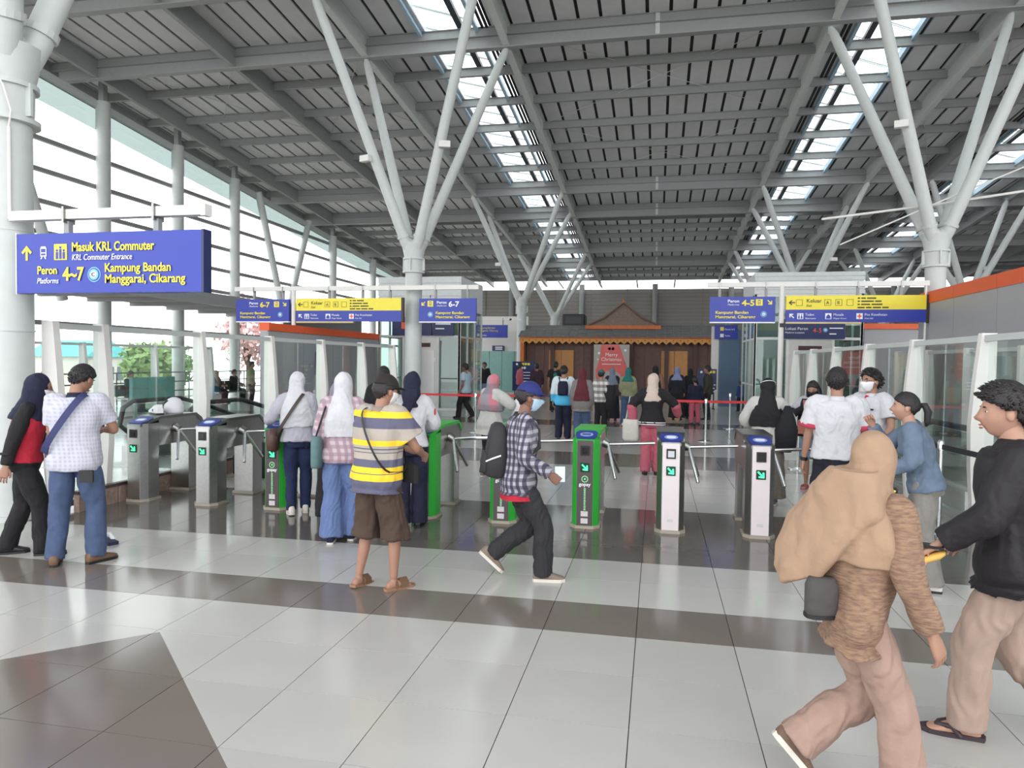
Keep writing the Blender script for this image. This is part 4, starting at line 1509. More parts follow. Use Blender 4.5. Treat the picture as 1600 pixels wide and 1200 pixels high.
def limb(mb, pts, rads, n=12, sub=4, flat=False):
    pts = [Vector(p) for p in pts]
    P, R = [], []
    for i in range(len(pts) - 1):
        p0, p1, p2, p3 = pts[max(i - 1, 0)], pts[i], pts[i + 1], pts[min(i + 2, len(pts) - 1)]
        for k in range(sub):
            t = k / sub
            P.append(0.5 * ((2 * p1) + (p2 - p0) * t + (2 * p0 - 5 * p1 + 4 * p2 - p3) * t * t + (3 * p1 - p0 - 3 * p2 + p3) * t ** 3))
            R.append(rads[i] + (rads[i + 1] - rads[i]) * (t * t * (3 - 2 * t)))
    P.append(pts[-1])
    R.append(rads[-1])
    d0 = (P[0] - P[1]).normalized()
    d1 = (P[-1] - P[-2]).normalized()
    P = [P[0] + d0 * R[0] * .7, P[0] + d0 * R[0] * .4] + P
    R = [R[0] * .35, R[0] * .8] + R
    if not flat:
        P = P + [P[-1] + d1 * R[-1] * .4, P[-1] + d1 * R[-1] * .7]
        R = R + [R[-1] * .8, R[-1] * .35]
    mb.tube(P, R, n)


def ik(a, b, l1, l2, pole):
    d = b - a
    L = d.length
    mx = (l1 + l2) * .998
    if L > mx:
        b = a + d * (mx / L)
        d = b - a
        L = mx
    u = d.normalized()
    x = (l1 * l1 - l2 * l2 + L * L) / (2 * L)
    h = math.sqrt(max(l1 * l1 - x * x, 0))
    pl = pole - u * pole.dot(u)
    if pl.length < 1e-5:
        pl = Vector((1, 0, 0))
    return a + u * x + pl.normalized() * h, b


# ---------------- head template: directions on a sphere and a face shape
NU, NV = 40, 30


def head_shape(d):
    x, y, z = d[:, 0], d[:, 1], d[:, 2]
    X = x * .073
    Y = y * .092
    Z = z * .116
    low = np.clip(-z, 0, 1)
    X = X * (1 - .34 * low ** 1.5)
    hi = np.clip(z, 0, 1)
    X = X * (1 + .05 * hi)
    back = np.clip(-y, 0, 1)
    Y = Y - back * 0.012 * (z > -.3)
    Y = Y + back * low * .055          # nape comes forward
    front = np.clip(y, 0, 1)
    Y = Y + front * low * .012
    g = lambda cx, cz, sx, sz: np.exp(-((np.abs(x) - cx) / sx) ** 2 - ((z - cz) / sz) ** 2) * front
    Y = Y + .026 * g(0, -.16, .13, .13) + .014 * g(0, .02, .1, .2)   # nose
    Y = Y - .010 * g(.36, .08, .16, .1)                               # eye sockets
    Y = Y + .006 * g(.3, .26, .3, .08)                                # brow
    Y = Y + .008 * g(0, -.42, .22, .05) + .008 * g(0, -.53, .2, .05) - .005 * g(0, -.475, .25, .025)   # lips
    Y = Y + .010 * g(0, -.78, .25, .14)                               # chin
    X = X + np.sign(x) * .005 * np.exp(-((np.abs(x) - .7) / .25) ** 2 - ((z + .15) / .2) ** 2) * front
    return np.stack([X, Y, Z], 1)


_d = []
for k in range(NV + 1):
    th = -math.pi / 2 + math.pi * k / NV
    for i in range(NU):
        ph = 2 * math.pi * i / NU + math.pi / 2
        _d.append((math.cos(th) * math.cos(ph), math.cos(th) * math.sin(ph), math.sin(th)))
HD = np.array(_d)
HP = head_shape(HD)
HF = [(k * NU + i, k * NU + (i + 1) % NU, (k + 1) * NU + (i + 1) % NU, (k + 1) * NU + i) for k in range(NV) for i in range(NU)]
HC = np.array([HD[list(f)].mean(0) for f in HF])


def head_patch(mb, cond, off, T, noise=0.0, seed=0, thick=True, mi=0, shape=None):
    """shell lifted off the head where cond(directions)"""
    sel = [f for f, c in zip(HF, cond(HC)) if c]
    used = sorted(set(i for f in sel for i in f))
    idx = {i: k for k, i in enumerate(used)}
    d = HD[used]
    base = HP[used]
    rng = np.random.default_rng(seed)
    o = off(d) if callable(off) else np.full(len(used), off)
    if noise:
        o = o + noise * (np.sin(d @ rng.normal(size=3) * 14) + np.sin(d @ rng.normal(size=3) * 23) + np.sin(d @ rng.normal(size=3) * 37)) / 3
    outp = base + d * o[:, None]
    if shape is not None:
        outp = shape(outp, d)
    n = len(used)
    V = [T @ Vector(p) for p in outp] + [T @ Vector(p * .96) for p in base]
    Fc = [tuple(idx[i] for i in f) for f in sel]
    cnt = {}
    for f in Fc:
        for a, b in zip(f, f[1:] + f[:1]):
            cnt[(a, b)] = 1
    side = [(b, a, a + n, b + n) for (a, b) in cnt if (b, a) not in cnt]
    mb.add(V, Fc + side, mi)


# ---------------- hand template
HANDS = {}


def hand_template(pose):
    if pose in HANDS:
        return HANDS[pose]
    curl = {'relax': (18, 26, 18), 'grip': (58, 75, 45), 'flat': (4, 6, 4), 'half': (38, 45, 25)}[pose]
    mb = MB()
    mb.loft([ering(Vector((0, y, 0)), Vector((1, 0, 0)), Vector((0, 0, 1)), rx, rz, 14, 2.8) for y, rx, rz in ((-.03, .025, .021), (0, .029, .02), (.03, .037, .018), (.07, .042, .015), (.09, .039, .012))])
    for k, (x0, L, sp) in enumerate(((-.030, .064, -.1), (-.010, .074, -.03), (.010, .07, .03), (.029, .056, .1))):
        p = Vector((x0, .082, 0))
        a = 0
        pts = [p - Vector((0, .02, 0)), p]
        for s, frac in zip(curl, (.46, .3, .24)):
            a += math.radians(s * (1 + .06 * k))
            p = p + Vector((math.sin(sp) * math.cos(a), math.cos(sp) * math.cos(a), -math.sin(a))) * L * frac
            pts.append(p)
        mb.tube(pts + [pts[-1] + (pts[-1] - pts[-2]).normalized() * .006], [.0085, .0085, .0082, .0075, .0068, .003], 8)
    a = math.radians(35 if pose in ('flat', 'relax') else 12)
    dn = -.25 if pose in ('flat', 'relax') else -.7
    p0 = Vector((-.026, .012, -.003))
    p1 = p0 + Vector((-math.sin(a), math.cos(a), dn * .5)).normalized() * .034
    p2 = p1 + Vector((-math.sin(a * .5), math.cos(a * .5), dn)).normalized() * .028
    p3 = p2 + Vector((math.sin(a * .3), math.cos(a * .3), dn)).normalized() * .02
    mb.tube([p0, p1, p2, p3, p3 + (p3 - p2).normalized() * .004], [.014, .011, .0095, .008, .003], 8)
    me = remesh(mb, .0042, 1)
    V = np.empty(len(me.vertices) * 3)
    me.vertices.foreach_get('co', V)
    Fc = [tuple(p.vertices) for p in me.polygons]
    HANDS[pose] = (V.reshape(-1, 3), Fc)
    bpy.data.meshes.remove(me)
    return HANDS[pose]


SKIN = {'tan': mat('skin_tan', srgb(160, 120, 100), .55, var=.05), 'brown': mat('skin_brown', srgb(132, 94, 78), .55, var=.05), 'light': mat('skin_light', srgb(180, 138, 118), .55, var=.05)}
hair_m = mat('hair_black', srgb(34, 30, 32), .5, var=.2, scale=60, bump=.4, bscale=120)
eye_w = mat('eye_white', srgb(232, 228, 224), .3)
lip_m = mat('lip', srgb(168, 92, 86), .5)
teeth_m = mat('teeth', srgb(240, 234, 226), .35)


def cloth(name, rgb, rough=.85, bump=.5, bscale=19, var=.07):
    return mat('cloth_' + name, tuple(.74 * q for q in srgb(*rgb)), rough, var=var, scale=14, bump=bump, bscale=bscale)


def person(label, loc, rz, H=1.65, fem=False, feet=None, hands=(None, None), poles=(None, None), hposes=('relax', 'relax'), palms=(None, None),
           lean=0, side=0, twist=0, head=(0, 0, 0), skin='tan', hair='short', top=None, bottom=None, shoes=None, extra=None, mask=None, cap=None,
           hijab=None, vox=.014, drop=0.0, seat=None, group=None, smile=False, bulk=1.0, elbow_out=.25):
    k = H / 1.70
    root = thing('person', label, 'person', (loc[0], loc[1], 0), rz, group)
    sd = int(abs(loc[0] * 100 + loc[1] * 10)) + 1
    feet = feet or ((-.10, 0, 0, .12, 0), (.10, .02, 0, -.12, 0))
    # --- skeleton
    fz = .075 * k
    ank = []
    for (x, y, z, yaw, pit) in feet:
        ank.append(Vector((x, y, z + fz)))
    cx = (ank[0].x + ank[1].x) / 2
    cy = (ank[0].y + ank[1].y) / 2
    L1, L2 = .425 * k, .405 * k
    hx = (.088 if not fem else .085) * k
    if seat is not None:
        hipz = seat
        cy = ank[0].y - .42 * k
    else:
        hipz = 9
        for s, a in zip((-1, 1), ank):
            dx = a.x - (cx + s * hx)
            dy = a.y - cy
            hipz = min(hipz, a.z + math.sqrt(max(((L1 + L2) * .992) ** 2 - dx * dx - dy * dy, .01)))
        hipz = min(hipz, .905 * k) - drop
    p0 = Vector((cx, cy, hipz))
    u = Vector((math.sin(math.radians(side)), math.sin(math.radians(lean)), math.cos(math.radians(lean)) * math.cos(math.radians(side)))).normalized()
    tw = math.radians(twist)
    rgt = Vector((math.cos(tw), math.sin(tw), 0))
    rgt = (rgt - u * rgt.dot(u)).normalized()
    fwd = u.cross(rgt)
    pr = Vector((1, 0, 0))
    hips = [p0 - pr * hx, p0 + pr * hx]
    sh = (.172 if not fem else .152) * k * (1 + (bulk - 1) * .5)
    ps = p0 + u * .487 * k
    shl = [ps - rgt * sh, ps + rgt * sh]
    knees = []
    for s in (0, 1):
        yaw = feet[s][3]
        kn, ank[s] = ik(hips[s], ank[s], L1, L2, Vector((-math.sin(yaw) * .6, 1, .2)))
        knees.append(kn)
    A1, A2 = .285 * k, .245 * k
    elb, wri = [], []
    for s in (0, 1):
        sg = -1 if s == 0 else 1
        tgt = hands[s]
        if tgt is None:
            w = shl[s] + rgt * (sg * .07 * k) + fwd * .06 * k - Vector((0, 0, .505 * k))
        else:
            w = Vector(tgt)
        pole = Vector(poles[s]) if poles[s] is not None else (rgt * (sg * elbow_out) - fwd * .8 - u * .5)
        e, w = ik(shl[s], w, A1, A2, pole)
        elb.append(e)
        wri.append(w)
    pn = p0 + u * .525 * k
    hy, hp, hr = [math.radians(q) for q in head]
    Rh = Matrix.Rotation(hy, 3, 'Z') @ Matrix.Rotation(hp, 3, 'X') @ Matrix.Rotation(hr, 3, 'Y')
    pj = pn + u * .052 * k + Vector((0, .012, 0)) * k
    hc = pj + Rh @ Vector((0, .018, .105)) * k
    T = Matrix.Translation(hc) @ Rh.to_4x4() @ Matrix.Scale(k * 1.03, 4)

    prof_m = [(-.1, .125, .085), (-.05, .155, .105), (0, .165, .112), (.1, .155, .106), (.2, .148, .1), (.33, .168, .112), (.42, .175, .102), (.487, .14, .082), (.515, .078, .062), (.53, .058, .056)]
    prof_f = [(-.1, .13, .09), (-.05, .163, .112), (0, .17, .118), (.1, .145, .1), (.2, .128, .09), (.33, .148, .112), (.42, .152, .096), (.487, .122, .074), (.515, .066, .056), (.53, .05, .05)]
    prof = prof_f if fem else prof_m

    def torso(mb, ease, s0, s1, flare=0.0, lo=None):
        rings = []
        for s, wx, wy in prof:
            if s < s0 - 1e-6 or s > s1 + 1e-6:
                continue
            f = max(0, (.1 - s)) * flare
            b_ = bulk if s < .45 else 1 + (bulk - 1) * .4
            rings.append((s, wx * k * b_ + ease + f, wy * k * b_ + ease + f))
        if lo is not None and lo < rings[0][0]:
            b0 = rings[0]
            base = [r_ for r_ in prof if abs(r_[0] - 0) < 1e-6][0]
            mid = []
            nst = max(1, int((rings[0][0] - lo) / .1))
            for q in range(nst):
                s = lo + (rings[0][0] - lo) * q / nst
                f = (.1 - s) * flare
                mid.append((s, base[1] * k * bulk + ease + f, base[2] * k * bulk + ease + f))
            rings = mid + rings
        mb.loft([ering(p0 + u * (s * k), rgt if s > .25 else (rgt * (s / .25) + pr * (1 - s / .25)).normalized() if s > 0 else pr, fwd, a, b_, 24) for s, a, b_ in rings])

    # --- body, one continuous skin
    mb = MB()
    torso(mb, 0, -.1, .53)
    limb(mb, [pn - u * .03 * k, pj, hc + Rh @ Vector((0, -.012, -.03)) * k], [.06 * k, .053 * k, .05 * k])
    for s in (0, 1):
        sg = -1 if s == 0 else 1
        limb(mb, [ps + rgt * sg * sh * .6 - u * .01, shl[s], shl[s] * .5 + elb[s] * .5, elb[s], elb[s] * .62 + wri[s] * .38, wri[s]],
             [.05 * k, .052 * k * bulk, .045 * k * bulk, .038 * k, .037 * k, .024 * k])
        limb(mb, [hips[s] + Vector((0, 0, .02)), hips[s] * .5 + knees[s] * .5, knees[s], knees[s] * .68 + ank[s] * .32, ank[s] + Vector((0, 0, .02))],
             [.085 * k, .072 * k, .05 * k, .05 * k, .032 * k])
        x, y, z, yaw, pit = feet[s]
        Rf = Matrix.Rotation(yaw, 3, 'Z') @ Matrix.Rotation(-pit, 3, 'X')
        fa = ank[s]
        if shoes and shoes.get('kind') in ('sandal', 'flipflop'):
            for (x0, y1, z1, r_) in ((0, .12, -.05, .022),):
                mb.loft([ering(fa + Rf @ Vector((0, yy, zz)) * k, Rf @ Vector((1, 0, 0)), Rf @ Vector((0, 0, 1)), wx * k, wz * k, 14) for yy, zz, wx, wz in ((-.065, -.045, .02, .015), (-.05, -.04, .032, .03), (0, -.03, .036, .04), (.05, -.037, .04, .03), (.1, -.047, .044, .02), (.14, -.054, .042, .013), (.16, -.057, .025, .008))])
    me = remesh(mb, vox, 3)
    sk = SKIN[skin]
    # merge head and hands into the same mesh
    V = np.empty(len(me.vertices) * 3)
    me.vertices.foreach_get('co', V)
    body = MB()
    body.v = [tuple(p) for p in V.reshape(-1, 3)]
    body.f = [tuple(p.vertices) for p in me.polygons]
    body.m = [0] * len(body.f)
    bpy.data.meshes.remove(me)
    body.add([T @ Vector(p) for p in HP], HF, 0)
    for sx in (-1, 1):
        body.ell(T @ Vector((sx * .077, -.006, -.005)), (.010 * k, .019 * k, .031 * k), 10, 8, 0, Rh)
        # eyes, brows
        body.ell(T @ Vector((sx * .029, .0735, .012)), (.013 * k, .006 * k, .0045 * k), 10, 6, 1, Rh)
        body.ell(T @ Vector((sx * .029, .0775, .012)), (.0055 * k, .004 * k, .0045 * k), 8, 6, 2, Rh)
        body.ell(T @ Vector((sx * .031, .084, .033)), (.019 * k, .006 * k, .004 * k), 10, 6, 2, Rh)
    body.ell(T @ Vector((0, .099, -.0555)), (.024 * k, .007 * k, .0045 * k), 12, 6, 4 if smile else 3, Rh)
    if smile:
        body.ell(T @ Vector((0, .1, -.049)), (.03 * k, .007 * k, .003 * k), 12, 6, 3, Rh)
        body.ell(T @ Vector((0, .098, -.0635)), (.026 * k, .008 * k, .004 * k), 12, 6, 3, Rh)
    for s in (0, 1):
        if hposes[s] is None:
            continue
        HV, HFc = hand_template(hposes[s])
        dirv = (wri[s] - elb[s]).normalized()
        pn_ = palms[s]
        pn_ = Vector(pn_) if pn_ is not None else (rgt * (1 if s == 0 else -1))   # palm faces the body
        zc = -(pn_ - dirv * pn_.dot(dirv)).normalized()
        xc = dirv.cross(zc)
        sgx = -1 if s == 0 else 1
        # template: thumb at -x, palm towards -z
        hv = HV * np.array([1 if s == 1 else -1, 1, 1]) * (k * .98)
        Mh = np.array([xc, dirv, zc])
        P = hv @ Mh + np.array(wri[s] + dirv * .012)
        body.add([tuple(p) for p in P], HFc, 0)
    bme = body.mesh('body')
    link('body', bme, [sk, eye_w, hair_m, lip_m, teeth_m], root, smooth='all')

    # --- trousers / skirt / shorts
    if bottom:
        mb = MB()
        kind = bottom.get('kind', 'trousers')
        e = bottom.get('ease', .014)
        if kind == 'skirt':
            hem = bottom.get('hem', .1)
            fl = bottom.get('flare', .06)
            rings = []
            for t in (0, .15, .35, .6, .8, 1):
                z = (p0.z + .12) * (1 - t) + hem * t
                c = Vector((p0.x + (cx - p0.x) * t, p0.y, z))
                bx = (.15 + .03 * min(1, t * 5)) * k + e + fl * t
                by = (.11 + .02 * min(1, t * 5)) * k + e + fl * t + abs(ank[0].y - ank[1].y) * .35 * t
                rings.append(ering(c, pr, Vector((0, 1, 0)), bx, by, 24, 2.1))
            mb.loft(rings)
        else:
            torso(mb, e, -.1, .1)
            cut = bottom.get('length', 1.0)
            wk = bottom.get('knee', .068)
            wh = bottom.get('hem', .062)
            for s in (0, 1):
                pts = [hips[s] + Vector((0, 0, .03)), hips[s] * .5 + knees[s] * .5, knees[s]]
                rr = [.078 * k + e * .5, .084 * k + e, wk * k + e * .6]
                if cut > .5:
                    t = min(1, (cut - .5) * 2)
                    pts += [knees[s] * (1 - .5 * t) + ank[s] * .5 * t, knees[s] * (1 - t) + ank[s] * t - Vector((0, 0, .02 if cut >= 1 else 0))]
                    rr += [(wk + wh) / 2 * k + e * .5, wh * k + e * .4]
                else:
                    rr[2] = wk * k + e
                limb(mb, pts, rr, 14, 4, True)
        me = remesh(mb, vox * .9, 3, bottom.get('fold', .006), sd, 1.2)
        link('skirt' if kind == 'skirt' else ('shorts' if bottom.get('length', 1) < .7 else 'trousers'), me, bottom['mat'], root, smooth='all')
    # --- top
    if top:
        mb = MB()
        e = top.get('ease', .016)
        torso(mb, e, -.1 if top.get('hem', -.06) < -.05 else 0, .515, top.get('flare', .1), top.get('hem', -.06))
        sl = top.get('sleeve', 'short')
        se = top.get('sease', e)
        for s in (0, 1):
            sg = -1 if s == 0 else 1
            if sl == 'none':
                continue
            st = ps + rgt * sg * sh * .55
            if sl == 'short':
                en = shl[s] * .28 + elb[s] * .72
                limb(mb, [st, shl[s] + u * .004, shl[s] * .6 + elb[s] * .4, en], [.058 * k + se * .5, .058 * k * bulk + se * .6, .056 * k * bulk + se, .054 * k * bulk + se * 1.3], 12, 4, True)
            else:
                limb(mb, [st, shl[s] + u * .004, shl[s] * .5 + elb[s] * .5, elb[s], elb[s] * .5 + wri[s] * .5, elb[s] * .04 + wri[s] * .96],
                     [.058 * k + se * .5, .058 * k * bulk + se * .6, .052 * k * bulk + se, .046 * k + se, .04 * k + se, .032 * k + se], 12, 4, True)
        me = remesh(mb, vox * .9, 3, top.get('fold', .006), sd + 3)
        nm = top.get('name', 'shirt')
        link(nm, me, top['mat'], root, smooth='all')
        if top.get('collar'):
            cb = MB()
            rings = []
            for zz, r1 in ((-.018, .075), (.012, .066), (.03, .06)):
                rings.append(ering(pn + u * zz * k, rgt, fwd, r1 * k, (r1 + .002) * k, 20))
            cb.loft(rings + [[q * 1 for q in ering(pn + u * .03 * k, rgt, fwd, .054 * k, .055 * k, 20)], ering(pn - u * .02 * k, rgt, fwd, .05 * k, .05 * k, 20)], cap=False)
            cb.build('collar', top['collar'], root, smooth='all')
    # --- vest over shirt
    if extra and extra.get('vest'):
        mb = MB()
        torso(mb, .03, 0, .48, .05)
        me = remesh(mb, vox * .9, 3, .004, sd + 9)
        link('vest', me, extra['vest'], root, smooth='all')
    # --- hair
    hm2 = extra.get('hair_mat', hair_m) if extra else hair_m
    if hair in ('short', 'long', 'pony', 'crew'):
        mb = MB()
        thick = {'short': .026, 'crew': .014, 'long': .018, 'pony': .012}[hair]
        cut = -.62

        def cond(d):
            return (d[:, 2] > .66 * d[:, 1] + .06) & (d[:, 2] > cut) & ~((np.abs(d[:, 0]) > .78) & (d[:, 2] < .12) & (d[:, 1] > -.25)) & (d[:, 2] < (.42 if cap else 2))
        head_patch(mb, cond, lambda d: thick * (.55 + .6 * np.clip(d[:, 2], 0, 1)) + .006, T, .004, sd)
        if hair in ('short', 'crew') and vox < .0125 and not cap:
            rg = np.random.default_rng(sd)
            dd = rg.normal(size=(900, 3))
            dd /= np.linalg.norm(dd, axis=1)[:, None]
            dd = dd[cond(dd)][:260]
            pp = head_shape(dd)
            ln = .03 if hair == 'short' else .014
            for d_, p_ in zip(dd, pp):
                o_ = Vector(p_) + Vector(d_) * thick * .75
                tip = o_ + (Vector(d_) * .55 + Vector((rg.normal() * .25, .55 if d_[2] > .4 else -.1, -.25 + .35 * d_[2]))) * ln
                mb.tube([T @ o_, T @ ((o_ + tip) / 2 + Vector(d_) * .004), T @ tip], [.009 * k, .0065 * k, .001], 5)
        if hair == 'long':
            pts = [T @ Vector((0, -.06, .05)), T @ Vector((0, -.1, -.06)), T @ Vector((.0, -.1, -.2)), T @ Vector((0, -.09, -.36))]
            mb.loft([ering(p, Rh @ Vector((1, 0, 0)), Rh @ Vector((0, 1, 0)), a, b_, 16) for p, (a, b_) in zip(pts, ((.07, .04), (.085, .05), (.09, .045), (.05, .025)))])
            for sx in (-1, 1):
                mb.tube([T @ Vector((sx * .068, .02, .06)), T @ Vector((sx * .082, .005, -.05)), T @ Vector((sx * .085, .02, -.2)), T @ Vector((sx * .07, .04, -.3))], [.015, .024, .026, .012], 8)
        if hair == 'pony':
            pts = [T @ Vector(q) for q in ((0, -.1, .02), (0, -.14, .02), (0, -.165, -.04), (0, -.155, -.12), (0, -.15, -.16))]
            mb.tube(pts, [.018, .026, .03, .022, .006], 10)
        mb.build('hair', hm2, root, smooth='all')
    # --- cap
    if cap:
        mb = MB()
        head_patch(mb, lambda d: d[:, 2] > .3 - .12 * d[:, 1], lambda d: .016 + .007 * np.clip(d[:, 2], 0, 1), T)
        cm = mb.build('cap', cap, root, smooth='all')
        br = MB()
        rr = []
        a0 = 1.15
        for t, rz_ in ((0, .0), (1, .0)):
            pass
        outer = [(math.sin(q) * .083, .055 + math.cos(q) * .11 * (1 if abs(q) < 1.2 else .9)) for q in np.linspace(-1.35, 1.35, 15)]
        inner = [(math.sin(q) * .08, .01 + math.cos(q) * .075) for q in np.linspace(1.35, -1.35, 15)]
        poly = outer + inner
        br.loft([[T @ Vector((x, y, .05 - .25 * max(0, y - .1) - 1.6 * x * x + dz_)) for x, y in poly] for dz_ in (0, .006)])
        br.build('brim', cap, cm)
    # --- hijab
    if hijab:
        mb = MB()
        sc = hijab.get('size', 1.0)
        mb.ell(T @ Vector((0, -.022, .01)), (.094 * k * sc, .108 * k * sc, .13 * k * sc), 24, 16, 0, Rh)
        Ld = hijab.get('len', .3)
        spread = hijab.get('spread', 1.0)
        etop = (top or {}).get('ease', .016) + (.03 if extra and extra.get('vest') else 0)
        hx_, hy_ = Rh @ Vector((1, 0, 0)), Rh @ Vector((0, 1, 0))
        rings = [ering(T @ Vector((0, -.022, .0)), hx_, hy_, .088 * k * sc, .1 * k * sc, 20), ering(T @ Vector((0, -.024, -.055)), hx_, hy_, .088 * k * sc, .098 * k * sc, 20), ering(T @ Vector((0, -.024, -.1)), (hx_ + rgt).normalized(), (hy_ + fwd).normalized(), .092 * k, .1 * k, 20), ering(pn + u * .015 * k, rgt, fwd, max(.11, .13 * spread) * k, .115 * k, 20)]
        ss_ = [q[0] for q in prof]
        wy_ = [q[2] for q in prof]
        for t in (.25, .5, .75, 1.0):
            s_ = .5 - Ld * t
            rx = (sh + .058 * k + etop * .8) * spread * min(1, .66 + .5 * t)
            ry = float(np.interp(s_, ss_, wy_)) * k * bulk + etop + .022
            if t == 1.0:
                rx *= .95
            rings.append(ering(p0 + u * (s_ * k), rgt, fwd, rx, max(ry, .1 * k), 20))
        mb.loft(rings)
        for (x, y, z, a, b_, c_) in hijab.get('lobes', ()):
            mb.ell((x, y, z), (a, b_, c_), 16, 10)
        for pts, rr in hijab.get('drapes', ()):
            mb.loft([ering(Vector(c), Vector(ax).normalized(), Vector(ay).normalized(), a, b_, 16) for c, ax, ay, a, b_ in pts])
        me = remesh(mb, vox * .85, 4, hijab.get('fold', .005), sd + 5, .9)
        link('hijab', me, hijab['mat'], root, smooth='all')
        if hijab.get('band'):
            bb = MB()
            bb.tube([T @ Vector((math.cos(q) * .1 * sc, -.022 + math.sin(q) * .114 * sc, .055 - .03 * math.sin(q))) for q in np.linspace(math.pi * 1.08, math.pi * 1.92, 12)], .004, 6)
            bb.build('hijab_band', wht_s, root)
        if hijab.get('brim'):
            bb = MB()
            bb.loft([[T @ Vector((x, y, .085 + dz_)) for x, y in ((-.07, .06), (.07, .06), (.06, .13), (0, .15), (-.06, .13))] for dz_ in (0, .012)])
            bb.build('hijab_brim', hijab['mat'], root)
    # --- face mask
    if mask:
        mb = MB()

        def cond(d):
            return (d[:, 1] > .28) & (d[:, 2] < .02) & (d[:, 2] > -.86)
        head_patch(mb, cond, lambda d: .005 + .011 * np.exp(-(d[:, 0] / .5) ** 2 - ((d[:, 2] + .35) / .35) ** 2) * (1 if mask[1] == 'flat' else 1.6), T)
        mo = mb.build('face_mask', mask[0], root, smooth='all')
        lb = MB()
        for sx in (-1, 1):
            lb.tube([T @ Vector((sx * .063, .05, -.02)), T @ Vector((sx * .081, .0, .005)), T @ Vector((sx * .082, -.012, .0))], .002, 5)
        lb.build('ear_loop', wht_s, mo)
    # --- shoes
    if shoes:
        for s in (0, 1):
            x, y, z, yaw, pit = feet[s]
            Rf = Matrix.Rotation(yaw, 3, 'Z') @ Matrix.Rotation(-pit, 3, 'X')
            fa = ank[s]

            def fp(px, py, pz):
                return fa + Rf @ Vector((px, py, pz)) * k
            sole = [(0, -.085), (.03, -.075), (.036, 0), (.046, .09), (.043, .15), (.02, .185), (0, .19), (-.02, .185), (-.043, .15), (-.046, .09), (-.036, 0), (-.03, -.075)]
            th = shoes.get('sole', .02)
            sb_ = MB()
            sb_.loft([[fp(px, py, -.075 + h) for px, py in sole] for h in (0, th)])
            so = sb_.build('sole', shoes.get('sole_mat', black_m), root)
            ub = MB()
            if shoes['kind'] == 'sandal':
                for (ya, yb, hh) in ((.045, .115, .012), (.0, .02, .02)):
                    ub.loft([[fp(px, py, pz) for px, pz in ((-.048, -.06), (-.04, -.02 + hh * .3), (0, .0 + hh), (.04, -.02 + hh * .3), (.048, -.06), (.038, -.056), (.034, -.026), (0, -.012), (-.034, -.026), (-.038, -.056))] for py in (ya, yb)])
                ub.build('strap', shoes['mat'], root)
            elif shoes['kind'] == 'flipflop':
                for sx in (-1, 1):
                    ub.tube([fp(sx * .043, .02, -.06), fp(sx * .04, .055, -.022), fp(sx * .016, .105, -.03), fp(-.005, .13, -.05)], [.012, .014, .012, .008], 8)
                ub.build('strap', shoes['mat'], root)
            else:
                hi = .045 if shoes['kind'] == 'sneaker' else .03
                ub.loft([ering(fp(0, yy, zz), Rf @ Vector((1, 0, 0)), Rf @ Vector((0, 0, 1)), wx * k, wz * k, 16, 2.6) for yy, zz, wx, wz in ((-.083, -.03, .018, .022), (-.075, -.025, .034, .04), (-.03, -.012, .038, .052 + hi * .2), (.02, -.018, .04, .045), (.07, -.033, .044, .034), (.13, -.043, .044, .022), (.17, -.047, .03, .016), (.185, -.05, .012, .01))])
                ub.build('shoe', shoes['mat'], root, smooth='all')
    J = dict(p0=p0, u=u, rgt=rgt, fwd=fwd, ps=ps, shl=shl, elb=elb, wri=wri, pn=pn, hc=hc, T=T, k=k, hips=hips, Rh=Rh, knees=knees, ank=ank)
    return root, J


def worn(name, label, cat, root):
    """a separate thing carried by a person, in the person's own coordinates"""
    return thing(name, label, cat, tuple(root.location), root.rotation_euler[2])


def strap(r, J, side, m_, w=.022, name='strap', ease=.035, hip=(.2, 0.0)):
    """crossbody strap: over one shoulder to the opposite hip, ringing the torso"""
    p0, u, rgt, fwd, k = J['p0'], J['u'], J['rgt'], J['fwd'], J['k']
    b = MB()
    top = J['ps'] + rgt * side * .085 * k + u * .045 * k
    bot = p0 + u * .06 * k - rgt * side * hip[0] * k
    mid = (top + bot) / 2
    L = (top - bot) / 2
    n = 28
    rings = []
    for q in range(n):
        a = 2 * math.pi * q / n
        sn = math.copysign(abs(math.sin(a)) ** .55, math.sin(a))
        c = mid + L * math.cos(a) * 1.04 - fwd * sn * (.125 * k + ease)
        nrm = (L.normalized() * math.cos(a) - fwd * math.sin(a)).normalized()
        tv = L.normalized().cross(fwd).normalized()
        rings.append([c - tv * w, c + tv * w, c + tv * w + nrm * .005, c - tv * w + nrm * .005])
    V = [p for r_ in rings for p in r_]
    Fc = []
    for q in range(n):
        for i in range(4):
            j = (i + 1) % 4
            Fc.append((q * 4 + i, q * 4 + j, ((q + 1) % n) * 4 + j, ((q + 1) % n) * 4 + i))
    b.add(V, Fc)
    return b.build(name, m_, r)


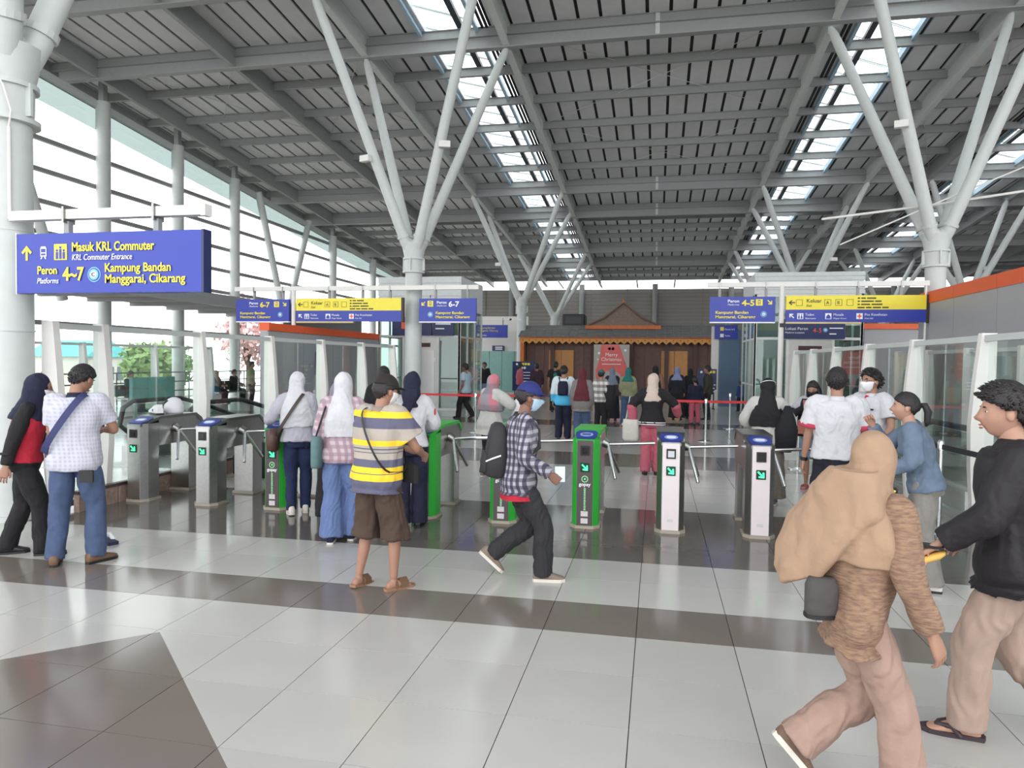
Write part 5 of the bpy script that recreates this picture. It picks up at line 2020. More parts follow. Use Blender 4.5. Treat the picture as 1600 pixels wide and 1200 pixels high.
def backpack(r, J, m_, w=.15, h=.22, d=.09, off=.0, zoff=.0, straps=True):
    p0, u, rgt, fwd, k = J['p0'], J['u'], J['rgt'], J['fwd'], J['k']
    c = J['ps'] - u * (.21 - zoff) * k - fwd * (.115 * k + d + off)
    b = MB()
    b.loft([ering(c + u * z, rgt, fwd, w * s, d * s2, 20, 3.2) for z, s, s2 in ((-h, .75, .5), (-h * .93, .95, .95), (-h * .3, 1.0, 1.08), (h * .5, .96, .9), (h * .9, .8, .65), (h, .5, .35))])
    o = b.build('pack_body', m_, r, smooth='all')
    b = MB()
    b.loft([ering(c + u * z - fwd * (d * 1.0), rgt, fwd, w * .75 * s, d * .35, 16, 3) for z, s in ((-h * .85, .8), (-h * .75, 1), (-h * .2, 1), (-h * .1, .8))])
    b.build('front_pocket', m_, r, smooth='all')
    if straps:
        for sx in (-1, 1):
            t0 = J['ps'] + rgt * sx * .1 * k
            b = MB()
            b.tube([c + u * h * .8 + rgt * sx * .07 + fwd * d, t0 + u * .052 * k - fwd * .05, t0 + u * .058 * k + fwd * .02, t0 + fwd * .125 * k - u * .06 * k, t0 + fwd * .14 * k - u * .2 * k + rgt * sx * .04, c - u * h * .7 + rgt * sx * (w * .9) + fwd * d * 1.2], .016, 8)
            b.build('shoulder_strap', m_, r)
    return c

R_ = math.radians


def px(u, Y, v=640):
    d = fw + rt2 * ((u - 800) / F_PX) - up2 * ((v - 600) / F_PX)
    return (d.x / d.y * Y, Y)


white_c = cloth('white', (228, 228, 234))
offw_c = cloth('offwhite', (214, 212, 208))
greyw_c = cloth('pale_grey_knit', (196, 194, 206))
black_c = cloth('black', (30, 29, 33))
navy_c = cloth('navy', (30, 34, 62))
navy2_c = cloth('dark_navy', (34, 34, 48))
jeans_c = cloth('denim', (78, 96, 132), bump=.35, var=.16)
jeansd_c = cloth('dark_denim', (36, 48, 88), bump=.3, var=.12)
jeansl_c = cloth('washed_denim', (116, 146, 176), bump=.35, var=.14)
paleblue_c = cloth('pale_blue', (112, 134, 184))
red_c = cloth('red', (206, 40, 64))
brown_c = cloth('brown', (84, 66, 54))
tan_c = cloth('tan', (182, 150, 124), bump=.45)
rose_c = cloth('rose_beige', (178, 148, 134), bump=.4)
beige_c = cloth('beige', (186, 160, 146), bump=.2)
pink_c = cloth('pink', (206, 106, 124))
olive_c = cloth('olive', (150, 152, 118))
maroon_c = cloth('maroon', (106, 42, 52))
teal_c = cloth('teal', (40, 122, 118))
greyc_c = cloth('grey', (138, 132, 132))
charcoal_c = cloth('charcoal', (50, 50, 54))
lav_c = cloth('lavender', (140, 150, 190))
skyb_c = cloth('skyblue', (186, 212, 228))
cream_c = cloth('cream', (226, 204, 190))
mask_w = mat('mask_white', srgb(230, 230, 232), .8)
mask_b = mat('mask_pale_blue', srgb(176, 206, 226), .8)
mask_k = mat('mask_black', srgb(38, 36, 38), .8)
shoe_k = mat('shoe_black', srgb(30, 28, 30), .45)
shoe_w = mat('shoe_white', srgb(222, 214, 208), .6)
shoe_t = mat('shoe_taupe', srgb(132, 116, 102), .7)
shoe_b = mat('shoe_brown', srgb(112, 84, 64), .6)
sole_w = mat('sole_white', srgb(214, 208, 198), .6)
polo_m = plaid_mat('polo_small_print', srgb(190, 190, 202), srgb(172, 174, 190), srgb(196, 196, 206), 190, 190)
plaid_m = plaid_mat('shirt_plaid', srgb(170, 168, 178), srgb(84, 78, 98), srgb(46, 42, 62), 108, 108)
pinkplaid_m = plaid_mat('jacket_pink_plaid', srgb(196, 178, 188), srgb(170, 140, 152), srgb(150, 130, 140), 90, 90)
greypink_m = plaid_mat('scarf_grey_pink', srgb(150, 144, 152), srgb(196, 120, 132), srgb(120, 116, 126), 16, 20)
G_, Y_, N_ = srgb(172, 162, 152), srgb(240, 200, 48), srgb(92, 92, 114)
stripe_m = band_mat('polo_stripes', [(.6, N_), (.80, N_), (.845, Y_), (.895, N_), (.903, Y_), (.945, N_), (1.005, G_), (1.05, N_), (1.056, G_), (1.075, N_), (1.085, G_), (1.105, Y_), (1.145, G_), (1.235, N_), (1.315, Y_), (1.36, G_)])
sleeve_note = None
bomber_m = cloth('jacket_black', (34, 30, 36), .7)

J_trous = lambda m_, **k: dict(mat=m_, **k)

# ---- 1 woman in red vest, far left
p, J = person('woman in red vest and navy hijab at the left edge', (-5.4, 5.22), R_(-56), 1.6, True, ((-.07, -.17, 0, .1, 0), (.08, .14, 0, -.1, 0)), lean=7, head=(8, -14, 0),
              hands=((-.2, .2, .84), (.24, -.1, .8)), skin='tan', hair=None, top=dict(mat=black_c, sleeve='long', ease=.014, hem=-.02, name='shirt'), bottom=J_trous(black_c, ease=.018, knee=.068, hem=.075),
              shoes=dict(kind='shoe', mat=shoe_k), hijab=dict(mat=navy_c, len=.12, spread=.72, size=1.05), mask=(mask_w, 'flat'), extra=dict(vest=red_c), vox=.011)
b = MB()
b.tube([J['pn'] + Vector((.05, .075, -.0)), J['ps'] + Vector((.035, .15, -.1)), J['p0'] + Vector((.03, .17, .12)), J['p0'] + Vector((.02, .17, .02))], [.012, .016, .016, .014], 8)
b.build('vest_trim', cloth('trim_grey', (160, 140, 140)), p)
MB().tube([J['wri'][1] + Vector((.0, 0, .1)), J['wri'][1] + Vector((0, 0, .115))], .048, 14).build('cuff_band', charcoal_c, p)

# ---- 2 man in printed polo and jeans
p, J = person('man in pale printed polo and blue jeans seen from behind at left', (-4.76, 5.06), R_(26), 1.69, False, ((-.15, 0, 0, .2, 0), (.15, .03, 0, -.75, 0)), lean=4, head=(-24, -26, 0),
              hands=((-.1, .3, 1.0), (.12, .34, 1.1)), poles=((-.4, -.5, -.8), (.75, -.35, -.7)), hposes=('half', 'half'), top=dict(mat=polo_m, ease=.028, sease=.012, hem=-.1, flare=.12, collar=navy_c), bottom=J_trous(jeans_c, ease=.016, knee=.072, hem=.07),
              shoes=dict(kind='shoe', mat=shoe_b), hair='crew', bulk=1.03, vox=.011)
bag = worn('crossbody_strap_bag', 'navy crossbody strap and pouch on the man in printed polo', 'bag', p)
strap(bag, J, 1, mat('strap_navy', srgb(52, 56, 100), .7), .026, 'strap', .06)
b = MB(); c = J['p0'] + Vector((-.1, .24, .1)); b.bbox(c - Vector((.1, .04, .08)), c + Vector((.1, .04, .08)), .02); b.build('pouch', navy_c, bag)
ph = worn('mobile_phone', 'mobile phone held by the man in printed polo', 'phone', p)
MB().box(J['wri'][1] + Vector((-.05, .1, .04)), (.075, .01, .15)).build('case', black_m, ph)
MB().box(J['wri'][1] + Vector((-.05, .094, .04)), (.066, .002, .138)).build('screen', mat('phone_screen', srgb(60, 70, 80), .2), ph)
wl_ = worn('wallet', 'black wallet sticking out of the back pocket of the blue jeans', 'wallet', p)
c = J['p0'] + Vector((.13, -.15, -.13))
b = MB(); b.bbox(c - Vector((.055, .012, .05)), c + Vector((.055, .012, .05)), .006); b.build('cover', black_m, wl_)

# ---- 3 woman white hijab and jeans at the gate
p, J = person('woman in white hijab and dark jeans leaning on a green turnstile', (-3.93, 7.3), R_(22), 1.6, True, ((-.07, -.02, 0, .25, .15), (.07, .12, 0, .1, 0)), lean=5, head=(0, -14, 0), side=-3,
              hands=((-.34, .28, 1.06), (.2, .1, .8)), hposes=('flat', 'relax'), palms=((0, 0, -1), None), hair=None, top=dict(mat=greyw_c, sleeve='long', ease=.03, hem=-.03, sease=.022), bottom=J_trous(jeansd_c, ease=.012, knee=.062, hem=.055),
              shoes=dict(kind='sneaker', mat=shoe_w, sole_mat=sole_w), hijab=dict(mat=white_c, len=.36, spread=.92, size=1.0), vox=.012)
bag = worn('shoulder_bag', 'dark brown shoulder bag on the woman in white hijab and jeans', 'bag', p)
strap(bag, J, 1, mat('strap_dark_brown', srgb(66, 56, 52), .6), .018, 'strap', .06, (.24, 0))
b = MB(); c = J['p0'] + Vector((-.27, -.02, .0)); b.loft([ering(c + Vector((0, 0, z)), Vector((1, 0, 0)), Vector((0, 1, 0)), .06 * s, .14 * s, 16, 3) for z, s in ((-.12, .85), (-.1, 1), (.05, .95), (.12, .7))]); b.build('bag_body', mat('bag_brown_leather', srgb(82, 56, 50), .5), bag, smooth='all')

# ---- 4 woman white hijab pale blue trousers
p, J = person('woman in long white hijab and pale blue wide trousers', (-2.93, 6.3), R_(14), 1.62, True, ((-.1, -.04, 0, .1, 0), (.08, .1, 0, -.1, 0)), lean=2, head=(-12, -6, 0), hands=((-.22, .12, .86), (.2, .2, .95)), hair=None,
              top=dict(mat=pinkplaid_m, sleeve='long', ease=.028, hem=-.1, flare=.12, name='jacket'), bottom=J_trous(paleblue_c, ease=.018, knee=.08, hem=.11, fold=.008), shoes=dict(kind='sneaker', mat=navy_c, sole_mat=sole_w), hijab=dict(mat=white_c, len=.34, spread=.85), vox=.012)
bag = worn('tote_bag', 'grey green shoulder bag on the woman in pale blue trousers', 'bag', p)
b = MB(); c = J['p0'] + Vector((-.22, -.06, .02)); b.loft([ering(c + Vector((0, 0, z)), Vector((1, 0, 0)), Vector((0, 1, 0)), .05 * s, .13 * s, 16, 3) for z, s in ((-.15, .9), (-.12, 1), (.1, 1), (.15, .85))]); b.build('bag_body', cloth('bag_grey_green', (110, 140, 142)), bag, smooth='all')
b = MB(); b.tube([c + Vector((0, -.09, .13)), J['ps'] + Vector((-.15, -.1, -.05)), J['ps'] + Vector((-.13, 0, .06)), J['ps'] + Vector((-.14, .12, -.06)), c + Vector((0, .09, .13))], .009, 6); b.build('strap', charcoal_c, bag)

# ---- 4b companion half hidden behind her, black trousers
p, J = person('woman in black skirt mostly hidden beside the pale blue trousers', (-3.3, 6.95), R_(0), 1.5, True, hair=None, top=dict(mat=charcoal_c, sleeve='long', hem=-.1), bottom=dict(kind='skirt', mat=black_c, flare=.06, hem=.1), shoes=dict(kind='shoe', mat=shoe_b), hijab=dict(mat=cloth('hijab_grey', (150, 146, 160)), len=.3), vox=.02)
# ---- 4c dark haired man behind the gate
x_, y_ = px(598, 9.6)
person('dark haired man in black jacket beyond the gates behind the striped polo', (x_, y_), R_(10), 1.63, False, hair='short', top=dict(mat=black_c, sleeve='long', ease=.03), bottom=J_trous(navy2_c), shoes=dict(kind='shoe', mat=shoe_k), vox=.016)

# ---- 5 striped polo
p, J = person('man in yellow and grey striped polo and brown shorts', (-2.07, 5.06), R_(-20), 1.63, False, ((-.16, -.02, 0, .1, .12), (.12, .06, 0, -.35, 0)), lean=4, head=(-16, -10, 0), hands=((-.02, .36, 1.04), (.16, .36, 1.0)), poles=((-.6, -.6, -.6), (.8, -.5, -.6)),
              hposes=('half', 'grip'), palms=((1, 0, 0), (-1, 0, 0)), top=dict(mat=stripe_m, ease=.05, hem=-.12, flare=.06, collar=cloth('collar_taupe', (160, 150, 142))), bottom=J_trous(brown_c, ease=.022, length=.6, knee=.098, hem=.118, fold=.009),
              shoes=dict(kind='sandal', mat=shoe_b, sole_mat=mat('sole_tan', srgb(150, 112, 86), .7)), hair='crew', cap=cloth('cap_black', (48, 40, 38)), mask=(mask_w, 'flat'), vox=.010)
bag = worn('sling_bag', 'thin black sling strap and bag on the man in striped polo', 'bag', p)
strap(bag, J, -1, black_m, .008, 'strap', .06)
b = MB(); c = J['p0'] + Vector((.19, .17, .02)); b.bbox(c - Vector((.08, .03, .07)), c + Vector((.08, .03, .07)), .02); b.build('pouch', black_c, bag)

# ---- 6 guard in navy hijab
p, J = person('guard in navy hijab, white shirt and navy trousers at the green turnstile', (-2.5, 7.02), R_(14), 1.62, True, ((-.09, -.02, 0, .15, 0), (.09, .02, 0, -.15, 0)), lean=3, head=(0, -16, 0), hands=((-.12, .28, 1.0), (.12, .28, 1.0)), poles=((-.8, -.5, -.4), (.8, -.5, -.4)), hposes=('half', 'half'), hair=None,
              top=dict(mat=white_c, sleeve='long', ease=.02, hem=.02), bottom=J_trous(navy_c, ease=.016, knee=.075, hem=.085), shoes=dict(kind='shoe', mat=shoe_k), hijab=dict(mat=navy_c, len=.08, spread=.5, drapes=[([((.01, -.10, 1.46), (1, 0, 0), (0, 1, 0), .085, .05), ((.0, -.135, 1.38), (1, 0, 0), (0, 1, 0), .085, .028), ((-.01, -.14, 1.3), (1, 0, 0), (0, 1, 0), .055, .02), ((-.02, -.14, 1.21), (1, 0, 0), (0, 1, 0), .018, .014)], 0)]), vox=.011)
MB().ell(J['shl'][1] * .55 + J['elb'][1] * .45 + Vector((.055, -.03, 0)), (.012, .035, .04), 14, 8).build('arm_badge', mat('badge_red', srgb(200, 60, 70), .6), p)

# ---- 7 plaid man walking right
p, J = person('man in plaid shirt, blue cap and face mask walking right', (-.98, 5.6), R_(-74), 1.62, False, ((-.08, -.3, .12, .05, .75), (.08, .1, 0, -.1, 0)), lean=4, head=(4, -8, 0), hands=((-.2, -.12, .86), (.24, .12, .88)), poles=((-.3, -1, -.2), (.3, -1, -.2)), hposes=('relax', 'grip'),
              top=dict(mat=plaid_m, sleeve='long', ease=.034, hem=-.12, flare=.1, sease=.02), bottom=J_trous(charcoal_c, ease=.016, knee=.078, hem=.072, fold=.008), shoes=dict(kind='shoe', mat=shoe_t, sole_mat=sole_w, sole=.026), hair='crew', cap=cloth('cap_blue', (44, 52, 124)), mask=(mask_b, 'flat'), drop=.015, skin='brown', vox=.010)
b = MB(); b.loft([ering(J['p0'] + Vector((0, 0, z)), Vector((1, 0, 0)), Vector((0, 1, 0)), .197, .145, 24) for z in (-.155, -.11)]); b.build('red_hem', red_c, p)
bag = worn('backpack', 'black backpack with a white zip on the man in plaid shirt', 'backpack', p)
c = backpack(bag, J, mat('pack_charcoal', srgb(52, 50, 52), .8), .15, .215, .085, .0, -.05)
b = MB(); b.tube([c + Vector((.153, .03, -.03)), c + Vector((.15, -.04, -.055)), c + Vector((.115, -.085, -.08))], .007, 6); b.build('zip', wht_s, bag)
cd = worn('white_card', 'white card held by the man in plaid shirt', 'card', p)
MB().box(J['wri'][1] + Vector((-.02, .085, .0)), (.01, .08, .12)).build('card_sheet', mat('card_white', srgb(214, 226, 226), .5), cd)

# ---- 8 woman in grey-pink hijab beyond gate
p, J = person('woman in grey and pink hijab and white top beyond the green turnstiles', (-2.46, 10.4), R_(-36), 1.55, True, lean=3, head=(-10, -12, 0), hands=((-.06, .3, 1.1), (.14, .3, 1.12)), poles=((-.8, -.5, -.4), (.9, -.4, -.3)), hposes=('half', 'half'), hair=None,
              top=dict(mat=offw_c, sleeve='long', ease=.05, sease=.04, hem=-.2, flare=.15), bottom=J_trous(black_c, ease=.02, knee=.08, hem=.08), shoes=dict(kind='sneaker', mat=greyc_c, sole_mat=sole_w), hijab=dict(mat=greypink_m, len=.3, spread=.95), vox=.014)
bag = worn('plastic_bag', 'white plastic bag held by the woman in grey and pink hijab', 'bag', p)
b = MB(); c = J['wri'][1] + Vector((.04, .12, -.14)); b.loft([ering(c + Vector((0, 0, z)), Vector((1, 0, 0)), Vector((0, 1, 0)), .06 * s, .12 * s, 14, 3) for z, s in ((-.16, .9), (-.12, 1), (.1, .9), (.2, .35))]); b.build('bag_body', mat('plastic_white', srgb(236, 236, 240), .4), bag, smooth='all')

# ---- 15 woman in pink trousers
p, J = person('woman in cream hijab, black varsity jacket and pink trousers', (-.06, 11.3), R_(-6), 1.58, True, ((-.09, -.02, 0, .2, 0), (.09, .04, 0, -.2, 0)), lean=2, head=(-8, -12, 0), hands=((-.3, .02, .86), (.38, .22, .95)), poles=((-.8, -.4, -.3), (.9, -.4, -.3)), hair=None,
              top=dict(mat=black_c, sleeve='long', ease=.036, hem=-.04, sease=.028, name='jacket'), bottom=J_trous(pink_c, ease=.022, knee=.08, hem=.078), shoes=dict(kind='shoe', mat=shoe_k), hijab=dict(mat=cream_c, len=.16, spread=.7), vox=.013)
for s in (0, 1):
    b = MB()
    limb(b, [J['elb'][s] * 1.08 - J['shl'][s] * .08, J['elb'][s] * .5 + J['wri'][s] * .5, J['wri'][s] * .97 + J['elb'][s] * .03], [.078, .074, .066])
    b.build('pink_sleeve', pink_c, p, smooth='all')
for z in (-.045, -.015):
    b = MB(); b.loft([ering(J['p0'] + J['u'] * (z + q), J['rgt'], J['fwd'], .212, .16, 24) for q in (0, .012)]); b.build('hem_stripe', wht_s, p)
bag = worn('tote_bag', 'white tote bag hanging from the woman in pink trousers', 'bag', p)
b = MB(); c = Vector((-.33, .0, .72)); b.loft([ering(c + Vector((0, 0, z)), Vector((1, 0, 0)), Vector((0, 1, 0)), .13 * s, .06 * s, 16, 3.4) for z, s in ((-.2, .8), (-.16, 1), (.06, 1), (.14, .92))]); b.build('bag_body', cloth('tote_white', (226, 222, 214)), bag, smooth='all')
b = MB(); b.tube([c + Vector((-.08, 0, .13)), c + Vector((-.02, 0, .5)), c + Vector((.06, 0, .52)), c + Vector((.08, 0, .13))], .008, 6); b.build('strap', cloth('tote_white', (226, 222, 214)), bag)

# ---- 24 woman black hijab white jacket
p, J = person('woman in long black hijab and white jacket right of the gate line', (1.36, 9.3), R_(-6), 1.57, True, lean=2, head=(12, -8, 0), hands=((-.12, .24, .95), (.14, .25, .95)), poles=((-.9, -.4, -.3), (.9, -.4, -.3)), hposes=('half', 'half'), hair=None,
              top=dict(mat=offw_c, sleeve='long', ease=.045, sease=.04, hem=-.07), bottom=dict(kind='skirt', mat=cloth('taupe_skirt', (126, 116, 106)), flare=.07, hem=.1), shoes=dict(kind='sneaker', mat=greyc_c, sole_mat=sole_w), hijab=dict(mat=black_c, len=.34, spread=.95, band=True), vox=.013)
bag = worn('backpack', 'black drawstring backpack on the woman in black hijab and white jacket', 'backpack', p)
b = MB(); c = J['p0'] + Vector((.22, -.1, .12)); b.loft([ering(c + Vector((.04 * z, 0, z)), Vector((1, 0, 0)), Vector((0, 1, 0)), .13 * s, .1 * s, 18, 2.6) for z, s in ((-.27, .55), (-.2, 1), (.0, 1.05), (.15, .7), (.3, .25))]); b.build('pack_body', cloth('drawstring_black', (30, 30, 38)), bag, smooth='all')

# ---- 25 girl with black mask on phone
p, J = person('girl in black mask and denim shorts looking at her phone', (2.2, 10.7), R_(158), 1.53, True, ((-.08, 0, 0, .1, 0), (.08, .05, 0, -.1, 0)), lean=2, head=(-6, -22, 0), hands=((-.02, .27, 1.17), (.1, .27, 1.15)), poles=((-.8, -.3, -.6), (.8, -.3, -.6)), hposes=('half', 'half'), hair='long', mask=(mask_k, 'flat'), skin='tan',
              top=dict(mat=cloth('tee_white_blue', (206, 204, 214)), sleeve='short', ease=.022, hem=-.05), bottom=J_trous(jeansl_c, ease=.02, length=.45, knee=.09), shoes=dict(kind='sandal', mat=cloth('sandal_pink', (190, 110, 116)), sole_mat=pink_c), vox=.012)
for sx in (-1, 1):
    b = MB(); b.loft([ering(J['ps'] + Vector((sx * x, y, z)), Vector((1, 0, 0)), Vector((0, 1, 0)), .055, .12, 14) for x, y, z in ((.1, 0, .03), (.15, 0, -.1), (.155, 0, -.3), (.16, 0, -.5))]); b.build('jacket_front', black_c, p, smooth='all')
    b = MB(); limb(b, [J['shl'][0 if sx < 0 else 1], J['elb'][0 if sx < 0 else 1], J['wri'][0 if sx < 0 else 1]], [.066, .056, .045]); b.build('jacket_sleeve', black_c, p, smooth='all')
b = MB(); c = J['ps'] + Vector((0, .14, -.16))
for q in range(7):
    b.box(c + Vector((-.07 + .023 * q, 0, -.02 * (q % 2))), (.012, .01, .07 + .02 * (q % 3)))
o = b.build('shirt_print', mat('print_blue', srgb(60, 84, 150), .7), p)
tag(o, kind='stuff')
bag = worn('shoulder_bag', 'brown leather bag on the girl in black mask', 'bag', p)
b = MB(); c = J['p0'] + Vector((.03, .2, .08)); b.bbox(c - Vector((.14, .04, .1)), c + Vector((.14, .04, .1)), .02); b.build('bag_body', mat('bag_tan_leather', srgb(158, 100, 78), .5), bag)
strap(bag, J, -1, black_m, .008, 'strap', .05)
ph = worn('mobile_phone', 'pink phone held by the girl in black mask', 'phone', p)
MB().box((.04, .36, 1.2), (.075, .012, .15), 0, 0, Matrix.Rotation(-.5, 3, 'X')).build('case', mat('phone_pink', srgb(196, 120, 130), .4), ph)

# ---- 26 guard seen from behind
p, J = person('guard in white short sleeved shirt seen from behind on the right', (1.62, 6.95), R_(-6), 1.72, False, ((-.13, 0, 0, .15, 0), (.13, .02, 0, -.15, 0)), head=(-6, -3, 0), hands=((-.27, .06, .84), (.27, .1, .86)), top=dict(mat=white_c, ease=.034, hem=-.01, flare=.02, collar=white_c, sease=.03), bottom=J_trous(navy2_c, ease=.02, knee=.085, hem=.085),
              shoes=dict(kind='shoe', mat=shoe_k), hair='crew', bulk=1.06, vox=.011, elbow_out=.6)
w_ = J['wri'][0]
d_ = (w_ - J['elb'][0]).normalized()
MB().tube([w_ - d_ * .02, w_ + d_ * .012], .034, 16).build('watch', black_m, p)
for s in (0, 1):
    e = J['shl'][s] * .3 + J['elb'][s] * .7
    d_ = (J['elb'][s] - J['shl'][s]).normalized()
    MB().tube([e - d_ * .012, e + d_ * .03], [.098, .102], 18).build('sleeve_trim', cloth('trim_red', (208, 70, 96)), p, smooth='all')

# ---- 27 guard facing left with white mask
x_, y_ = px(1364, 8.35)
p, J = person('guard in white shirt and white mask facing left', (x_, y_), R_(122), 1.7, False, head=(-4, 0, 0), hands=((-.2, .12, .9), (.16, .24, 1.06)), poles=((-.9, -.4, -.3), (.9, -.4, -.3)), hposes=('relax', 'half'), top=dict(mat=white_c, ease=.03, hem=.03, collar=white_c, sease=.03), bottom=J_trous(navy2_c, ease=.018), shoes=dict(kind='shoe', mat=shoe_k),
              hair='short', mask=(mask_w, 'cup'), vox=.012)
b = MB(); b.loft([ering(J['p0'] + J['u'] * z, J['rgt'], J['fwd'], .195, .142, 24) for z in (.02, .065)]); b.build('belt', black_m, p)
b = MB(); b.tube([J['pn'] + Vector((0, .075, .0)), J['ps'] + Vector((0, .13, -.03)), J['ps'] + Vector((0, .15, -.1))], [.018, .016, .024], 8); b.build('red_tie', red_c, p)
MB().box(J['ps'] + Vector((-.1, .145, -.1)), (.085, .012, .018)).build('name_tag', black_m, p)
b = MB()
for sx in (-1, 1):
    b.tube([J['T'] @ Vector((sx * .03 + .022 * math.cos(q), .092, .012 + .016 * math.sin(q))) for q in np.linspace(0, 6.28, 13)], .002, 5)
    b.tube([J['T'] @ Vector((sx * .052, .09, .014)), J['T'] @ Vector((sx * .077, 0, .016))], .002, 5)
b.build('glasses', black_m, p)

# ---- 28 girl in denim jacket
p, J = person('girl in denim jacket with ponytail, hand at her mouth', (2.1, 6.1), R_(70), 1.55, True, ((-.09, -.05, 0, .1, 0), (.09, .06, 0, -.1, 0)), lean=14, head=(6, -2, 0), hands=((-.22, .28, .93), (.04, .4, 1.27)), poles=((-.6, -.7, -.4), (.5, .2, -1)), hposes=('grip', 'half'), hair='pony', skin='light',
              top=dict(mat=cloth('denim_jacket', (116, 134, 158), bump=.4, var=.14), sleeve='long', ease=.026, sease=.022, hem=-.04, flare=0.0, name='jacket', fold=.008), bottom=J_trous(cloth('grey_trousers', (150, 146, 140)), ease=.022, knee=.085, hem=.09), shoes=dict(kind='sneaker', mat=shoe_w), vox=.011)
bag = worn('handbag', 'dark patterned bag with a yellow edge held by the girl in denim jacket', 'bag', p)
b = MB(); c = J['wri'][0] + Vector((-.02, .04, -.22)); b.bbox(c - Vector((.05, .13, .13)), c + Vector((.05, .13, .1)), .02); b.build('bag_body', cloth('bag_dark_brown', (62, 48, 56)), bag)
b = MB(); b.tube([c + Vector((-.055, -.12, .08)), c + Vector((-.056, .0, .095)), c + Vector((-.055, .12, .08))], .008, 6); b.build('yellow_edge', yel_s, bag)
b = MB(); b.tube([c + Vector((0, -.08, .09)), c + Vector((0, -.02, .21)), c + Vector((0, .03, .21)), c + Vector((0, .08, .09))], .008, 6); b.build('handle', black_m, bag)
pp = worn('paper_sheet', 'white folded paper hanging below the dark patterned bag', 'paper', p)
MB().box(c + Vector((-.07, -.12, -.16)), (.012, .2, .1), 0, 0, Matrix.Rotation(.5, 3, 'X')).build('sheet', wht_s, pp)

# ---- 29 woman in tan hijab, close
_c, _s = math.cos(R_(36)), math.sin(R_(36))
def tw_(x, y, z):
    return (_c * x - _s * y, _s * x + _c * y, z)
NEAR_DRAPE = [([(tw_(.0, -.03, 1.35), tw_(1, 0, 0), tw_(0, 1, 0), .095, .105), (tw_(-.02, -.05, 1.27), tw_(1, 0, 0), tw_(0, 1, 0), .15, .11), (tw_(-.06, -.1, 1.16), tw_(1, 0, .12), tw_(0, 1, 0), .195, .085), (tw_(-.1, -.15, 1.05), tw_(1, 0, .25), tw_(0, 1, 0), .18, .06), (tw_(-.125, -.175, .96), tw_(1, 0, .3), tw_(0, 1, 0), .145, .045), (tw_(-.14, -.19, .89), tw_(1, 0, .35), tw_(0, 1, 0), .09, .03)], 0)]
p, J = person('woman in tan hijab and knitted sweater walking in the foreground', (.81, 3.04), R_(-80), 1.5, True, ((-.09, -.2, .13, .0, .85), (.09, .16, 0, -.1, 0)), twist=36, lean=5, head=(30, -8, 0), hands=((-.28, .15, .8), (.22, .17, .76)), hposes=('relax', 'relax'), hair=None,
              top=dict(mat=knit_mat('sweater_knit', srgb(150, 122, 98), srgb(122, 94, 82)), sleeve='long', ease=.042, sease=.02, hem=-.14, flare=.06, name='sweater', fold=.006), bottom=J_trous(rose_c, ease=.012, knee=.078, hem=.098, fold=.007), shoes=dict(kind='shoe', mat=cloth('slip_on_brown', (124, 100, 84)), sole_mat=sole_w, sole=.026),
              hijab=dict(mat=tan_c, len=.26, spread=1.0, size=1.07, fold=.009, drapes=NEAR_DRAPE), vox=.009)
bag = worn('shoulder_bag', 'grey bag peeking out under the tan hijab', 'bag', p)
b = MB(); c = J['p0'] - J['rgt'] * .03 - J['fwd'] * .18 + Vector((0, 0, .06)); b.loft([ering(c + Vector((0, 0, z)), Vector((1, 0, 0)), Vector((0, 1, 0)), .035 * s, .06 * s, 16, 3.2) for z, s in ((-.08, .8), (-.065, 1), (.05, 1), (.08, .8))]); b.build('bag_body', cloth('bag_grey', (84, 80, 80)), bag, smooth='all')
b = MB(); b.loft([ering(c + Vector((0, 0, z)), Vector((1, 0, 0)), Vector((0, 1, 0)), .038, .063, 16, 3.2) for z in (-.075, -.06)]); b.build('bag_trim', black_m, bag)

# ---- 30 man in black jacket, close right
p, J = person('smiling man in black jacket and beige trousers at the right edge', (1.57, 3.74), R_(70), 1.7, False, ((-.1, .08, 0, .1, 0), (.1, -.34, .05, 0, .45)), lean=5, head=(8, -6, 0), hands=((-.2, .2, .93), (.24, .08, .9)), poles=((-.5, -.9, -.4), (.5, -.9, -.3)), hposes=('grip', 'relax'), palms=((0, 0, -1), None),
              top=dict(mat=bomber_m, sleeve='long', ease=.066, sease=.03, hem=-.13, flare=.2, name='jacket', fold=.005), bottom=J_trous(beige_c, ease=.018, knee=.08, hem=.075, fold=.009), shoes=dict(kind='flipflop', mat=mat('strap_dark', srgb(62, 48, 56), .6), sole_mat=mat('sole_dark_plum', srgb(58, 46, 52), .7), sole=.022), hair='short', smile=True, skin='light', drop=.01, vox=.009)
b = MB()
b.loft([ering(J['pn'] + Vector((0, -.02, z)), Vector((1, 0, 0)), Vector((0, 1, 0)), a, a * 1.05, 20) for z, a in ((-.06, .13), (-.02, .115), (.02, .09), (.035, .078))])
b.build('hood_collar', bomber_m, p, smooth='all')
br = worn('snack_packet', 'yellow and pink snack packet in the hand of the man in black jacket', 'snack', p)
w_ = J['wri'][0]
d_ = (w_ - J['elb'][0]).normalized()
b = MB(); c = w_ + d_ * .09 + Vector((0, 0, -.035)); b.loft([ering(c + Vector((0, y, -y * .5)), Vector((1, 0, 0)), Vector((0, 0, 1)), .045 * s, .02 * s, 14) for y, s in ((-.09, .5), (-.07, 1), (.08, 1), (.1, .5))]); b.build('packet', mat('packet_yellow', srgb(234, 186, 92), .5), br, smooth='all')
b = MB(); b.ell(c + Vector((-.03, .02, -.01)), (.024, .035, .022), 12, 8); b.build('packet_print', mat('packet_pink', srgb(226, 140, 170), .5), br)
ph = worn('mobile_phone', 'black phone in the hand of the man in black jacket', 'phone', p)
MB().box(w_ + d_ * .08 + Vector((-.01, .0, .03)), (.07, .15, .012)).build('case', black_m, ph)

